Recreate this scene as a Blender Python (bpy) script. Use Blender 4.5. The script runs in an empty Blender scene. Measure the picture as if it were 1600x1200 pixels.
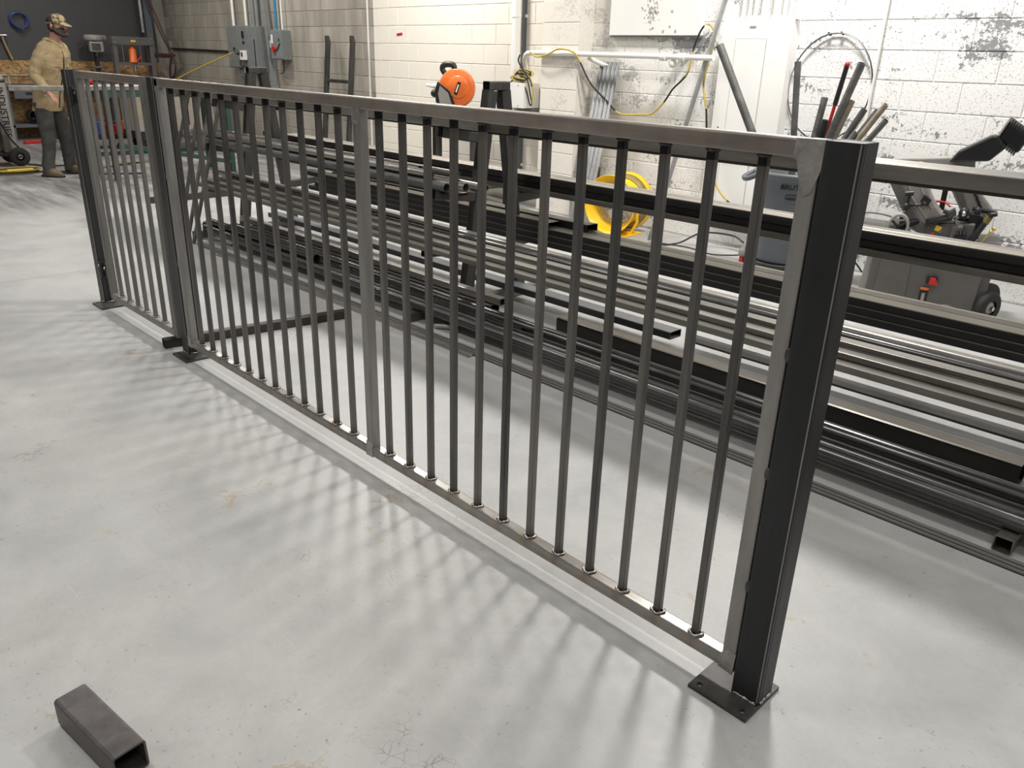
import bpy, bmesh, math, random
from mathutils import Vector, Matrix, Euler
random.seed(7)
PI = math.pi
sc = bpy.context.scene
col = sc.collection
# ------------------------------------------------------------------ camera
cd = bpy.data.cameras.new('camera'); cam = bpy.data.objects.new('camera', cd); col.objects.link(cam)
rt = Vector((0.69837938, 0.7151569, 0.02858009)); dn = Vector((0.29068708, -0.24692515, -0.92440738)); fw = Vector((-0.65403917, 0.65389483, -0.3803343))
m = Matrix((rt, -dn, -fw)).transposed().to_4x4(); m.translation = Vector((0, 0, 1.5)); cam.matrix_world = m
cd.sensor_width = 36; cd.lens = 27.793; cd.clip_start = 0.05; cd.clip_end = 100
sc.camera = cam
# ------------------------------------------------------------------ world, lights, exposure
w = bpy.data.worlds.new('world'); sc.world = w; w.use_nodes = True
w.node_tree.nodes['Background'].inputs[0].default_value = (1, .97, .93, 1); w.node_tree.nodes['Background'].inputs[1].default_value = 0.15
sc.view_settings.view_transform = 'Standard'; sc.view_settings.look = 'None'; sc.view_settings.gamma = 1; sc.view_settings.use_curve_mapping = False
sc.view_settings.exposure = -0.1
def lamp(x, y, z, sx, sy, p, c=(1, .97, .925)):
    l = bpy.data.lights.new('strip_or_fill_lamp', 'AREA'); l.shape = 'RECTANGLE'; l.size = sx; l.size_y = sy; l.energy = p; l.color = c
    o = bpy.data.objects.new('strip_or_fill_lamp', l); col.objects.link(o); o.location = (x, y, z); return o
for x, p in ((1.6, 55), (-2.65, 185), (-7.4, 165), (-11.6, 85)): lamp(x, 5.08, 4.1, .55, .42, p)
for x, p in ((-.4, 38), (-4.8, 42), (-9.0, 30)): lamp(x, 2.9, 4.1, 1.2, .5, p)  # added fill row, softens the rack shadow and brightens the floor before it
for x, p in ((1.2, 46), (-2.6, 50), (-6.4, 46), (-10.2, 40)): lamp(x, .0, 4.1, 1.2, .14, p)
for x, p in ((-1.0, 25), (-7.0, 25)): lamp(x, -3.2, 4.1, 1.25, .16, p)
lamp(-14.2, 3.6, 4.1, 1.25, .3, 55)

# ------------------------------------------------------------------ node helpers
def NT(name):
    mt = bpy.data.materials.new(name); mt.use_nodes = True
    nt = mt.node_tree; b = nt.nodes['Principled BSDF']; return mt, nt, b
def nd(nt, t, **kw):
    n = nt.nodes.new(t)
    for k, v in kw.items(): setattr(n, k, v)
    return n
def coords(nt, scale=(1, 1, 1), kind='Object', rot=(0, 0, 0)):
    tc = nd(nt, 'ShaderNodeTexCoord'); mp = nd(nt, 'ShaderNodeMapping')
    mp.inputs['Scale'].default_value = scale; mp.inputs['Rotation'].default_value = rot
    nt.links.new(tc.outputs[kind], mp.inputs[0]); return mp.outputs[0]
def noise(nt, vec, scale, detail=4, rough=.55, dist=0):
    n = nd(nt, 'ShaderNodeTexNoise'); n.inputs['Scale'].default_value = scale; n.inputs['Detail'].default_value = detail
    n.inputs['Roughness'].default_value = rough; n.inputs['Distortion'].default_value = dist
    nt.links.new(vec, n.inputs['Vector']); return n.outputs['Fac']
def ramp(nt, fac, stops, interp='LINEAR'):
    r = nd(nt, 'ShaderNodeValToRGB'); r.color_ramp.interpolation = interp
    e = r.color_ramp.elements
    while len(e) < len(stops): e.new(.5)
    for i, (p, c) in enumerate(stops):
        e[i].position = p; e[i].color = (c if len(c) == 4 else (*c, 1)) if hasattr(c, '__len__') else (c, c, c, 1)
    nt.links.new(fac, r.inputs[0]); return r.outputs[0]
def mix(nt, fac, a, b, mode='MIX'):
    n = nd(nt, 'ShaderNodeMix', data_type='RGBA', blend_type=mode)
    for s, v in ((0, fac), (6, a), (7, b)):
        if isinstance(v, (int, float)): n.inputs[s].default_value = v if s == 0 else (v, v, v, 1)
        elif isinstance(v, tuple): n.inputs[s].default_value = v if len(v) == 4 else (*v, 1)
        else: nt.links.new(v, n.inputs[s])
    return n.outputs[2]
def mth(nt, op, a, b=None, c=None):
    n = nd(nt, 'ShaderNodeMath', operation=op)
    for i, v in enumerate((a, b, c)):
        if v is None: continue
        if isinstance(v, (int, float)): n.inputs[i].default_value = v
        else: nt.links.new(v, n.inputs[i])
    return n.outputs[0]
def bump(nt, b, h, s=.2, d=.002):
    n = nd(nt, 'ShaderNodeBump'); n.inputs['Strength'].default_value = s; n.inputs['Distance'].default_value = d
    nt.links.new(h, n.inputs['Height']); nt.links.new(n.outputs[0], b.inputs['Normal'])
def sep(nt, v):
    n = nd(nt, 'ShaderNodeSeparateXYZ'); nt.links.new(v, n.inputs[0]); return n.outputs
def oinfo(nt): return nd(nt, 'ShaderNodeObjectInfo').outputs['Random']
def simple(name, c, r=.5, mtl=0., var=.12, sc_=12, coat=0):
    mt, nt, b = NT(name)
    v = coords(nt); f = noise(nt, v, sc_)
    nt.links.new(mix(nt, 1, c, ramp(nt, f, [(.25, 1 - var), (.75, 1 + var)]), 'MULTIPLY'), b.inputs['Base Color'])
    b.inputs['Roughness'].default_value = r; b.inputs['Metallic'].default_value = mtl
    if coat: b.inputs['Coat Weight'].default_value = coat
    return mt
def steel(name, a, c, r=(.32, .55), mtl=.75, stretch=(1, 1, 1), rust=0, dark_top=None, tint=None, sc_=9, rnd=.0, toplight_or_dust=0, lit_col=(.5, .45, .36)):
    """mill scale steel: two greys mixed by streaky noise, optional rust bloom and heat marks"""
    mt, nt, b = NT(name)
    v = coords(nt, stretch); f = noise(nt, v, sc_, 6, .65)
    f2 = noise(nt, v, sc_ * 6, 3)
    cc = mix(nt, ramp(nt, f, [(.3, 0), (.7, 1)]), a, c)
    cc = mix(nt, .35, cc, ramp(nt, f2, [(.3, .75), (.7, 1.25)]), 'MULTIPLY')
    if rnd:
        cc = mix(nt, 1, cc, ramp(nt, oinfo(nt), [(0, 1 - rnd), (1, 1 + rnd)]), 'MULTIPLY')
    if rust:
        g = noise(nt, coords(nt), 5, 6, .7)
        cc = mix(nt, ramp(nt, g, [(.58, 0), (.75, rust)]), cc, (.16, .075, .04))
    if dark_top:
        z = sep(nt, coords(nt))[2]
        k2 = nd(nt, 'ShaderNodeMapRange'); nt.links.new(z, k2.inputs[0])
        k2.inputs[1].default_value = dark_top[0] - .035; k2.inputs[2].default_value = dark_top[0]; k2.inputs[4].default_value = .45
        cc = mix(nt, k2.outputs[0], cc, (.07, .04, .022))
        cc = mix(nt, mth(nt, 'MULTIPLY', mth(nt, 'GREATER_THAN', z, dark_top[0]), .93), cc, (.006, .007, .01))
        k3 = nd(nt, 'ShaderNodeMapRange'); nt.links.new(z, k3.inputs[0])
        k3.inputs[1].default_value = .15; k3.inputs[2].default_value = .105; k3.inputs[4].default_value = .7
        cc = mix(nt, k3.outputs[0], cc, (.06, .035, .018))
    if tint:   # heat tint repeating at the welds along the rail
        s = sep(nt, coords(nt)); x = mth(nt, 'PINGPONG', mth(nt, 'ADD', s[0], tint[0]), tint[1] / 2)
        n3 = noise(nt, coords(nt), 40, 3)
        k = mth(nt, 'ADD', x, mth(nt, 'MULTIPLY', mth(nt, 'SUBTRACT', n3, .5), .05))
        col_ = ramp(nt, mth(nt, 'DIVIDE', k, .05), [(0, (.16, .08, .035, .75)), (.35, (.42, .25, .1, .6)), (.8, (.6, .45, .25, 0))])
        al = ramp(nt, mth(nt, 'DIVIDE', k, .05), [(0, .5), (.5, .35), (.9, 0)])
        cc = mix(nt, mth(nt, 'MULTIPLY', al, tint[2]), cc, col_)
    if toplight_or_dust:   # overhead light painted as a paler colour on upward faces
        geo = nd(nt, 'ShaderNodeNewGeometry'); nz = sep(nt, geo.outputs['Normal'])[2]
        dk = nd(nt, 'ShaderNodeMapRange'); nt.links.new(nz, dk.inputs[0]); dk.inputs[1].default_value = .75; dk.inputs[2].default_value = .98; dk.inputs[4].default_value = toplight_or_dust
        cc = mix(nt, dk.outputs[0], cc, lit_col); mm = mth(nt, 'SUBTRACT', mtl, mth(nt, 'MULTIPLY', dk.outputs[0], mtl * .8)); nt.links.new(mm, b.inputs['Metallic'])
    nt.links.new(cc, b.inputs['Base Color'])
    if not toplight_or_dust: b.inputs['Metallic'].default_value = mtl
    nt.links.new(ramp(nt, f, [(.3, r[0]), (.7, r[1])]), b.inputs['Roughness'])
    bump(nt, b, f2, .12, .001)
    return mt

M = {}
M['post'] = steel('post_steel', (.016, .0165, .018), (.034, .034, .037), (.38, .5), .35, (1, 1, .15), rnd=0)
M['rail'] = steel('rail_steel', (.22, .195, .18), (.36, .325, .30), (.3, .45), .65, (.15, 1, 1), tint=(.843, .1245, .18))
M['railb'] = steel('bottom_rail_steel', (.22, .21, .20), (.40, .385, .365), (.22, .36), .8, (.15, 1, 1), tint=(.843, .1245, .5))
M['stile'] = steel('stile_steel', (.22, .21, .20), (.36, .35, .335), (.35, .5), .6, (1, 1, .15))
M['bal'] = steel('baluster_steel', (.085, .084, .082), (.21, .2, .19), (.24, .42), .7, (1, 1, .12), dark_top=(1.309, 1.31), rnd=.2)
M['gate'] = steel('gate_steel', (.14, .135, .13), (.24, .23, .215), (.4, .55), .5, (1, 1, .12))
M['plate'] = steel('plate_steel', (.05, .047, .047), (.12, .115, .11), (.4, .6), .6, rust=.25)
M['weld'] = steel('weld_metal', (.1, .095, .09), (.55, .54, .53), (.2, .4), .9, sc_=90)
M['grind'] = steel('ground_weld_steel', (.3, .29, .28), (.5, .48, .46), (.3, .45), .8, sc_=30, rust=.5)
M['dark'] = steel('dark_rack_steel', (.03, .029, .029), (.095, .092, .088), (.35, .55), .5, (1, 1, .2), sc_=6)
M['tube'] = steel('grey_tube_steel', (.12, .115, .105), (.27, .25, .225), (.3, .5), .65, (.12, 1, 1), rnd=.3)
M['tubel'] = steel('bright_tube_steel', (.3, .29, .27), (.46, .44, .41), (.25, .42), .75, (.12, 1, 1), rnd=.12)
M['tubed'] = steel('black_tube_steel', (.012, .012, .013), (.035, .033, .033), (.3, .5), .45, (.12, 1, 1), rnd=.2, toplight_or_dust=.55, lit_col=(.46, .415, .335))
M['tubeb'] = steel('brown_tube_steel', (.035, .03, .026), (.075, .062, .052), (.3, .5), .5, (.12, 1, 1), rust=.4)
M['tubee'] = steel('stacked_tube_steel', (.08, .077, .07), (.19, .178, .158), (.3, .5), .6, (.12, 1, 1), rnd=.35, toplight_or_dust=.36, lit_col=(.4, .385, .35))
M['pipe'] = simple('oiled_pipe_steel', (.11, .11, .11), .27, .8, .3, 5)
M['tubeg'] = steel('big_tube_steel', (.014, .0135, .013), (.04, .036, .033), (.3, .5), .45, (.12, 1, 1), toplight_or_dust=.33, lit_col=(.42, .38, .32), rust=.2)
M['conduit'] = steel('galvanised_steel', (.32, .33, .34), (.46, .47, .48), (.3, .45), .7)
M['offcut'] = steel('offcut_steel', (.07, .064, .066), (.15, .135, .135), (.34, .5), .5, rust=.6)
M['pipeend'] = steel('weathered_pipe', (.085, .09, .09), (.19, .19, .18), (.4, .6), .4, rust=.2, rnd=.25)
M['black'] = simple('black_plastic', (.016, .016, .018), .4)
M['blackm'] = simple('black_enamel', (.02, .02, .022), .3, .1)
M['rubber'] = simple('rubber', (.018, .018, .018), .75)
M['orange'] = simple('orange_enamel', (.82, .17, .03), .35)
M['yellow'] = simple('yellow_enamel', (.95, .58, .02), .38)
M['cordy'] = simple('yellow_cord', (.5, .38, .06), .5)
M['stick'] = simple('weathered_wood', (.3, .25, .19), .7, 0, .3, 20)
M['sheet'] = steel('corrugated_galvanised', (.24, .25, .255), (.36, .37, .375), (.5, .62), .35)
M['red'] = simple('red_plastic', (.5, .02, .02), .4)
M['sawgrey'] = simple('machine_grey_paint', (.11, .105, .1), .45)
M['sawlight'] = simple('machine_light_grey_paint', (.3, .285, .265), .4)
M['can'] = simple('grey_bin_plastic', (.095, .105, .12), .45, 0, .15, 5)
M['elec'] = simple('electrical_grey_paint', (.2, .215, .215), .45)
M['white'] = simple('white_paint', (.82, .81, .78), .5, 0, .03, 3)
M['whitem'] = simple('white_powder_coat', (.86, .85, .83), .35, 0, .02, 3)
M['seam'] = simple('seam_shadow_line', (.4, .39, .37), .7)
M['blue'] = simple('blue_hose', (.03, .05, .2), .4)
M['bluep'] = simple('blue_paint', (.03, .2, .38), .4)
M['green'] = simple('dark_green_paint', (.012, .05, .036), .5)
M['hose'] = simple('maroon_hose', (.07, .03, .03), .5)
M['brass'] = simple('brass', (.75, .55, .15), .3, .9)
M['chrome'] = simple('bright_steel', (.6, .6, .6), .2, 1.)
M['benchg'] = simple('bench_blue_grey_paint', (.1, .115, .13), .5)
M['wood'] = simple('handle_wood', (.42, .28, .15), .5)
M['beige'] = simple('beige_sheet', (.34, .3, .26), .6)
M['skin'] = simple('skin', (.5, .27, .2), .5)
M['hair'] = simple('dark_brown_hair', (.035, .022, .016), .7)
M['denim'] = simple('dark_grey_work_trousers', (.06, .06, .058), .85, 0, .3, 14)
M['boot'] = simple('tan_work_boot', (.15, .11, .065), .75, 0, .3, 20)
M['capb'] = simple('brown_cap_mesh', (.05, .03, .025), .8)
M['print'] = simple('black_print', (.01, .01, .012), .5)
M['label'] = simple('yellow_label', (.85, .6, .05), .5)
M['toplight_or_dust'] = simple('floor_dust', (.45, .42, .36), .9)
# jacket
mt, nt, b = NT('tan_jacket_cloth'); v = coords(nt); f = noise(nt, v, 6, 5, .6, 1.2)
nt.links.new(ramp(nt, f, [(.3, (.3, .22, .115)), (.7, (.47, .37, .22))]), b.inputs['Base Color']); b.inputs['Roughness'].default_value = .9
bump(nt, b, f, .6, .03); M['jacket'] = mt
# camouflage front of the cap
mt, nt, b = NT('camouflage_cloth'); v = coords(nt); f = noise(nt, v, 26, 3)
nt.links.new(ramp(nt, f, [(.4, (.13, .1, .05)), (.47, (.42, .34, .2)), (.6, (.55, .48, .34)), (.64, (.25, .2, .1))], 'CONSTANT'), b.inputs['Base Color']); b.inputs['Roughness'].default_value = .9; M['camo'] = mt
# OSB
mt, nt, b = NT('strand_board'); v = coords(nt, (1, 1, 1.6), rot=(.5, .2, .1))
vo = nd(nt, 'ShaderNodeTexVoronoi'); vo.inputs['Scale'].default_value = 22; nt.links.new(v, vo.inputs['Vector'])
f = noise(nt, v, 9, 4)
cc = ramp(nt, vo.outputs['Color'], [(.0, (.2, .1, .035)), (.45, (.42, .24, .1)), (1, (.6, .4, .2))])
nt.links.new(mix(nt, .5, cc, ramp(nt, f, [(.35, .6), (.65, 1.2)]), 'MULTIPLY'), b.inputs['Base Color']); b.inputs['Roughness'].default_value = .8; M['osb'] = mt
# pegboard with its grid of holes (flat print scale: holes are far below a pixel in depth)
mt, nt, b = NT('grey_pegboard'); s = sep(nt, coords(nt))
hy = mth(nt, 'SUBTRACT', mth(nt, 'FRACT', mth(nt, 'MULTIPLY', s[1], 39.37)), .5); hz = mth(nt, 'SUBTRACT', mth(nt, 'FRACT', mth(nt, 'MULTIPLY', s[2], 39.37)), .5)
dd = mth(nt, 'ADD', mth(nt, 'MULTIPLY', hy, hy), mth(nt, 'MULTIPLY', hz, hz))
nt.links.new(mix(nt, mth(nt, 'LESS_THAN', dd, .035), (.068, .068, .072), (.02, .02, .022)), b.inputs['Base Color']); b.inputs['Roughness'].default_value = .6; M['peg'] = mt
# block wall, painted and bare
def blockmat(name, bare):
    mt, nt, b = NT(name); v = coords(nt)
    geo = nd(nt, 'ShaderNodeNewGeometry'); pos = geo.outputs['Position']
    f = noise(nt, pos, 70, 3, .6); big = noise(nt, pos, 1.9, 5, .62)
    if bare:
        str_ = nd(nt, 'ShaderNodeMapping'); str_.inputs['Scale'].default_value = (1, 1, .25); nt.links.new(pos, str_.inputs[0])
        g = noise(nt, str_.outputs[0], 3.2, 3)
        cc = ramp(nt, g, [(.3, (.27, .245, .205)), (.7, (.43, .4, .345))])
        cc = mix(nt, .6, cc, ramp(nt, f, [(.3, .8), (.7, 1.15)]), 'MULTIPLY')
        cc = mix(nt, 1, cc, ramp(nt, oinfo(nt), [(0, .86), (1, 1.12)]), 'MULTIPLY')
        nt.links.new(cc, b.inputs['Base Color'])
    else:
        s = sep(nt, pos)
        # paint is thin and flaking towards the right of the pilaster
        k = nd(nt, 'ShaderNodeMapRange'); nt.links.new(s[0], k.inputs[0]); k.inputs[1].default_value = -6.2; k.inputs[2].default_value = -4.2; k.inputs[3].default_value = 0; k.inputs[4].default_value = 1
        warm = mix(nt, k.outputs[0], (.79, .745, .66), (.84, .835, .82))
        f3 = noise(nt, pos, 95, 2, .7)
        sm = nd(nt, 'ShaderNodeMapping'); sm.inputs['Scale'].default_value = (1, 1, 2.2); nt.links.new(pos, sm.inputs[0])
        pits = ramp(nt, f3, [(.60, 0), (.63, 1)])
        patch = noise(nt, sm.outputs[0], 2.6, 2, .5)
        fl = noise(nt, pos, 34, 4, .75)
        thr = mth(nt, 'SUBTRACT', fl, mth(nt, 'MULTIPLY', mth(nt, 'SUBTRACT', .60, patch), 1.15))
        flake = mth(nt, 'MULTIPLY', ramp(nt, thr, [(.52, 0), (.55, 1)]), k.outputs[0])
        fac = mth(nt, 'MAXIMUM', mth(nt, 'MULTIPLY', pits, mth(nt, 'ADD', mth(nt, 'MULTIPLY', k.outputs[0], .6), .12)), flake)
        cc = mix(nt, mth(nt, 'MULTIPLY', fac, .85), warm, (.15, .155, .17))
        nt.links.new(cc, b.inputs['Base Color'])
    b.inputs['Roughness'].default_value = .75
    bump(nt, b, f, .35, .003)
    return mt
M['bare'] = blockmat('bare_concrete_block', True); M['paint'] = blockmat('painted_concrete_block', False)
M['mortar'] = simple('mortar', (.5, .47, .42), .9)
# floor
mt, nt, b = NT('sealed_concrete_floor'); v = coords(nt); s = sep(nt, v)
big = noise(nt, v, .55, 6, .6); med = noise(nt, v, 3.5, 7, .7, .4); fine = noise(nt, v, 60, 4, .7)
cc = ramp(nt, big, [(.3, (.395, .40, .402)), (.7, (.475, .473, .463))])
cc = mix(nt, .9, cc, ramp(nt, med, [(.3, .84), (.7, 1.09)]), 'MULTIPLY')
cc = mix(nt, .5, cc, ramp(nt, fine, [(.3, .93), (.7, 1.05)]), 'MULTIPLY')
st = nd(nt, 'ShaderNodeMapping'); st.inputs['Rotation'].default_value = (0, 0, .5); st.inputs['Scale'].default_value = (.35, 3, 1); nt.links.new(v, st.inputs[0])
dirt = noise(nt, st.outputs[0], 1.6, 7, .75)   # smears of trodden dirt, heavier in the traffic lane by the benches
lane = nd(nt, 'ShaderNodeMapRange'); nt.links.new(s[0], lane.inputs[0]); lane.interpolation_type = 'SMOOTHSTEP'
lane.inputs[1].default_value = -8.2; lane.inputs[2].default_value = -9.4; lane.inputs[3].default_value = 0; lane.inputs[4].default_value = 1
cc = mix(nt, mth(nt, 'MULTIPLY', ramp(nt, dirt, [(.38, 0), (.56, .9)]), lane.outputs[0]), cc, (.16, .15, .145))
sp = noise(nt, v, 52, 3, .8, .3); spm = noise(nt, v, 2.3, 3)
cc = mix(nt, mth(nt, 'MULTIPLY', ramp(nt, sp, [(.64, 0), (.67, 1)]), ramp(nt, spm, [(.44, .15), (.6, .75)])), cc, (.19, .185, .18))
br = noise(nt, v, 7, 5, .8, .6); brm = noise(nt, v, 1.3, 2)
cc = mix(nt, mth(nt, 'MULTIPLY', ramp(nt, br, [(.605, 0), (.635, 1)]), ramp(nt, brm, [(.49, 0), (.58, .6)])), cc, (.38, .29, .17))
# long scratches
sx = nd(nt, 'ShaderNodeMapping'); sx.inputs['Rotation'].default_value = (0, 0, -.75); sx.inputs['Scale'].default_value = (.6, 26, 1); nt.links.new(v, sx.inputs[0])
scr = noise(nt, sx.outputs[0], 3.5, 2, .5, .2); scm = noise(nt, v, 1.9, 2)
cc = mix(nt, mth(nt, 'MULTIPLY', ramp(nt, scr, [(.715, 0), (.73, 1)]), ramp(nt, scm, [(.48, 0), (.58, .55)])), cc, (.6, .59, .57))
# patches of fine map cracking
vc = nd(nt, 'ShaderNodeTexVoronoi', feature='DISTANCE_TO_EDGE'); vc.inputs['Scale'].default_value = 34; nt.links.new(v, vc.inputs['Vector']); cm_ = noise(nt, v, 2.1, 3, .6)
cc = mix(nt, mth(nt, 'MULTIPLY', mth(nt, 'LESS_THAN', vc.outputs[0], .035), ramp(nt, cm_, [(.63, 0), (.68, .7)])), cc, (.2, .19, .18))
# hairline crack running across the hall
wv = noise(nt, v, 1.4, 4); cx = mth(nt, 'ABSOLUTE', mth(nt, 'SUBTRACT', mth(nt, 'ADD', s[0], 6.12), mth(nt, 'MULTIPLY', mth(nt, 'SUBTRACT', wv, .5), .12)))
cc = mix(nt, mth(nt, 'MULTIPLY', mth(nt, 'LESS_THAN', cx, .0035), .75), cc, (.1, .095, .09))
nt.links.new(cc, b.inputs['Base Color']); nt.links.new(ramp(nt, med, [(.3, .33), (.7, .5)]), b.inputs['Roughness'])
b.inputs['Specular IOR Level'].default_value = .45
bump(nt, b, fine, .1, .001); M['floor'] = mt

# ------------------------------------------------------------------ mesh helpers
class MB:
    DT = Matrix.Identity(4)
    def __init__(s): s.v = []; s.f = []; s.sm = []; s.T = MB.DT.copy()
    def cap(s, k, n, rev=False):
        """flat end on ring k..k+n with vertices of its own, so smooth sides keep their normals"""
        m_ = len(s.v); s.v += s.v[k:k + n]; f = tuple(m_ + i for i in range(n)); s.f.append(f[::-1] if rev else f); s.sm.append(False)
    def add(s, vs, fs, sm=False):
        n = len(s.v); s.v += [tuple(s.T @ Vector(p)) for p in vs]; s.f += [tuple(i + n for i in f) for f in fs]; s.sm += [sm] * len(fs); return s
    def box(s, c, d, rot=None, ch=0.0):
        """box centred at c, size d, optional euler rot and chamfer of the vertical-profile edges"""
        x, y, z = d[0] / 2, d[1] / 2, d[2] / 2
        R = Euler(rot).to_matrix() if rot else Matrix.Identity(3); c = Vector(c)
        vs = [c + R @ Vector(p) for p in ((-x, -y, -z), (x, -y, -z), (x, y, -z), (-x, y, -z), (-x, -y, z), (x, -y, z), (x, y, z), (-x, y, z))]
        return s.add(vs, [(0, 3, 2, 1), (4, 5, 6, 7), (0, 1, 5, 4), (1, 2, 6, 5), (2, 3, 7, 6), (3, 0, 4, 7)])
    def b2(s, a, b_): return s.box([(a[i] + b_[i]) / 2 for i in range(3)], [abs(b_[i] - a[i]) for i in range(3)])
    def prism(s, pts, ax, lo, hi, sm=False):
        """extrude a 2D outline along axis ax; pts are the two other coords in order"""
        o = [i for i in range(3) if i != ax]; n = len(pts); vs = []
        for t in (lo, hi):
            for p in pts:
                q = [0, 0, 0]; q[ax] = t; q[o[0]] = p[0]; q[o[1]] = p[1]; vs.append(q)
        s.add(vs, [tuple(range(n))[::-1], tuple(range(n, 2 * n))])
        s.f += []; k = len(s.v) - 2 * n
        for i in range(n):
            j = (i + 1) % n; s.f.append((k + i, k + j, k + n + j, k + n + i)); s.sm.append(sm)
        return s
    def cyl(s, a, b_, r, r2=None, n=16, caps=True, sm=True):
        a, b_ = Vector(a), Vector(b_); r2 = r if r2 is None else r2; d = (b_ - a).normalized()
        u = d.orthogonal().normalized(); w_ = d.cross(u); vs = []
        for c, q in ((a, r), (b_, r2)):
            for i in range(n): t = 2 * PI * i / n; vs.append(c + u * (q * math.cos(t)) + w_ * (q * math.sin(t)))
        k = len(s.v); s.add(vs, [])
        for i in range(n): j = (i + 1) % n; s.f.append((k + i, k + j, k + n + j, k + n + i)); s.sm.append(sm)
        if caps: s.cap(k, n, True); s.cap(k + n, n)
        return s
    def lathe(s, prof, c=(0, 0, 0), ax='Z', n=24, closed=False):
        """prof: (radius, height) pairs around an axis through c"""
        vs = []; c = Vector(c)
        for r, h in prof:
            for i in range(n):
                t = 2 * PI * i / n; p = Vector((r * math.cos(t), r * math.sin(t), h))
                if ax == 'X': p = Vector((p.z, p.x, p.y))
                if ax == 'Y': p = Vector((p.x, p.z, p.y))
                vs.append(c + p)
        k = len(s.v); s.add(vs, []); m_ = len(prof)
        for a in range(m_ if closed else m_ - 1):
            b_ = (a + 1) % m_
            for i in range(n): j = (i + 1) % n; s.f.append((k + a * n + i, k + a * n + j, k + b_ * n + j, k + b_ * n + i)); s.sm.append(True)
        return s
    def tubepath(s, pts, r, n=8, closed=False, sm=True, caps=True):
        P = [Vector(p) for p in pts]; k = len(s.v); m_ = len(P); prev = None
        rr = r if hasattr(r, '__len__') else [r] * m_
        for i, p in enumerate(P):
            if closed: d = (P[(i + 1) % m_] - P[i - 1])
            else: d = P[min(i + 1, m_ - 1)] - P[max(i - 1, 0)]
            d = d.normalized() if d.length > 1e-9 else Vector((0, 0, 1))
            u = d.orthogonal().normalized() if prev is None else (prev - d * prev.dot(d)).normalized()
            prev = u; w_ = d.cross(u)
            s.add([p + u * (rr[i] * math.cos(2 * PI * q / n)) + w_ * (rr[i] * math.sin(2 * PI * q / n)) for q in range(n)], [])
        for a in range(m_ if closed else m_ - 1):
            b_ = (a + 1) % m_
            for i in range(n): j = (i + 1) % n; s.f.append((k + a * n + i, k + a * n + j, k + b_ * n + j, k + b_ * n + i)); s.sm.append(sm)
        if caps and not closed: s.cap(k, n, True); s.cap(k + (m_ - 1) * n, n)
        return s
    def hollow(s, a, b_, w_, h, t=.003, up=(0, 0, 1), rc=None):
        """open-ended rectangular tube from a to b_ (centre line) with rounded corners"""
        a, b_ = Vector(a), Vector(b_); d = (b_ - a).normalized(); up = Vector(up); sd = d.cross(up)
        if sd.length < 1e-6: sd = Vector((1, 0, 0))
        sd.normalize(); up = sd.cross(d).normalized(); rc = min(w_, h) * .12 if rc is None else rc
        def ring(c, hw, hh, q):
            o = []
            for sx_, sy_, a0 in ((1, 1, 0), (-1, 1, 90), (-1, -1, 180), (1, -1, 270)):
                for e in (0, 45, 90):
                    t_ = math.radians(a0 + e); o.append(c + sd * (sx_ * (hw - q) + q * math.cos(t_)) + up * (sy_ * (hh - q) + q * math.sin(t_)))
            return o
        vs = ring(a, w_ / 2, h / 2, rc) + ring(b_, w_ / 2, h / 2, rc) + ring(a, w_ / 2 - t, h / 2 - t, rc * .5) + ring(b_, w_ / 2 - t, h / 2 - t, rc * .5)
        fs = []
        for i in range(12):
            j = (i + 1) % 12
            fs += [(i, j, 12 + j, 12 + i), (24 + j, 24 + i, 36 + i, 36 + j), (j, i, 24 + i, 24 + j), (12 + i, 12 + j, 36 + j, 36 + i)]
        return s.add(vs, fs)
    def pipe(s, a, b_, r, t=.003, n=16):
        a, b_ = Vector(a), Vector(b_); d = (b_ - a).normalized(); u = d.orthogonal().normalized(); w_ = d.cross(u); vs = []
        for c, q in ((a, r), (b_, r), (a, r - t), (b_, r - t)):
            for i in range(n): an = 2 * PI * i / n; vs.append(c + u * (q * math.cos(an)) + w_ * (q * math.sin(an)))
        k = len(s.v); s.add(vs + vs, [])
        for i in range(n):
            j = (i + 1) % n; e = 4 * n
            for f_, sm in (((i, j, n + j, n + i), True), ((2 * n + j, 2 * n + i, 3 * n + i, 3 * n + j), True), ((e + j, e + i, e + 2 * n + i, e + 2 * n + j), False), ((e + n + i, e + n + j, e + 3 * n + j, e + 3 * n + i), False)):
                s.f.append(tuple(k + q for q in f_)); s.sm.append(sm)
        return s
    def ball(s, c, r, n=12, sc_=(1, 1, 1)):
        prof = [(math.sin(PI * i / 8), -math.cos(PI * i / 8)) for i in range(9)]; c = Vector(c); r = r; k = len(s.v)
        vs = []
        for q, h in prof:
            for i in range(n): t = 2 * PI * i / n; vs.append(c + Vector((q * math.cos(t) * r * sc_[0], q * math.sin(t) * r * sc_[1], h * r * sc_[2])))
        s.add(vs, [])
        for a in range(8):
            for i in range(n): j = (i + 1) % n; s.f.append((k + a * n + i, k + a * n + j, k + (a + 1) * n + j, k + (a + 1) * n + i)); s.sm.append(True)
        return s
    def build(s, name, mat, parent=None, bevel=0, loc=None):
        me = bpy.data.meshes.new(name); me.from_pydata(s.v, [], s.f); me.update()
        for p, q in zip(me.polygons, s.sm): p.use_smooth = q
        bm = bmesh.new(); bm.from_mesh(me)
        if not any(s.sm): bmesh.ops.recalc_face_normals(bm, faces=bm.faces)
        if bevel: bmesh.ops.bevel(bm, geom=list(bm.edges), offset=bevel, segments=2, profile=.5, affect='EDGES', clamp_overlap=True)
        bm.to_mesh(me); bm.free()
        if mat is not None: me.materials.append(M[mat] if isinstance(mat, str) else mat)
        o = bpy.data.objects.new(name, me); col.objects.link(o)
        if parent is not None: o.parent = parent
        if loc is not None: o.location = loc
        return o
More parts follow.
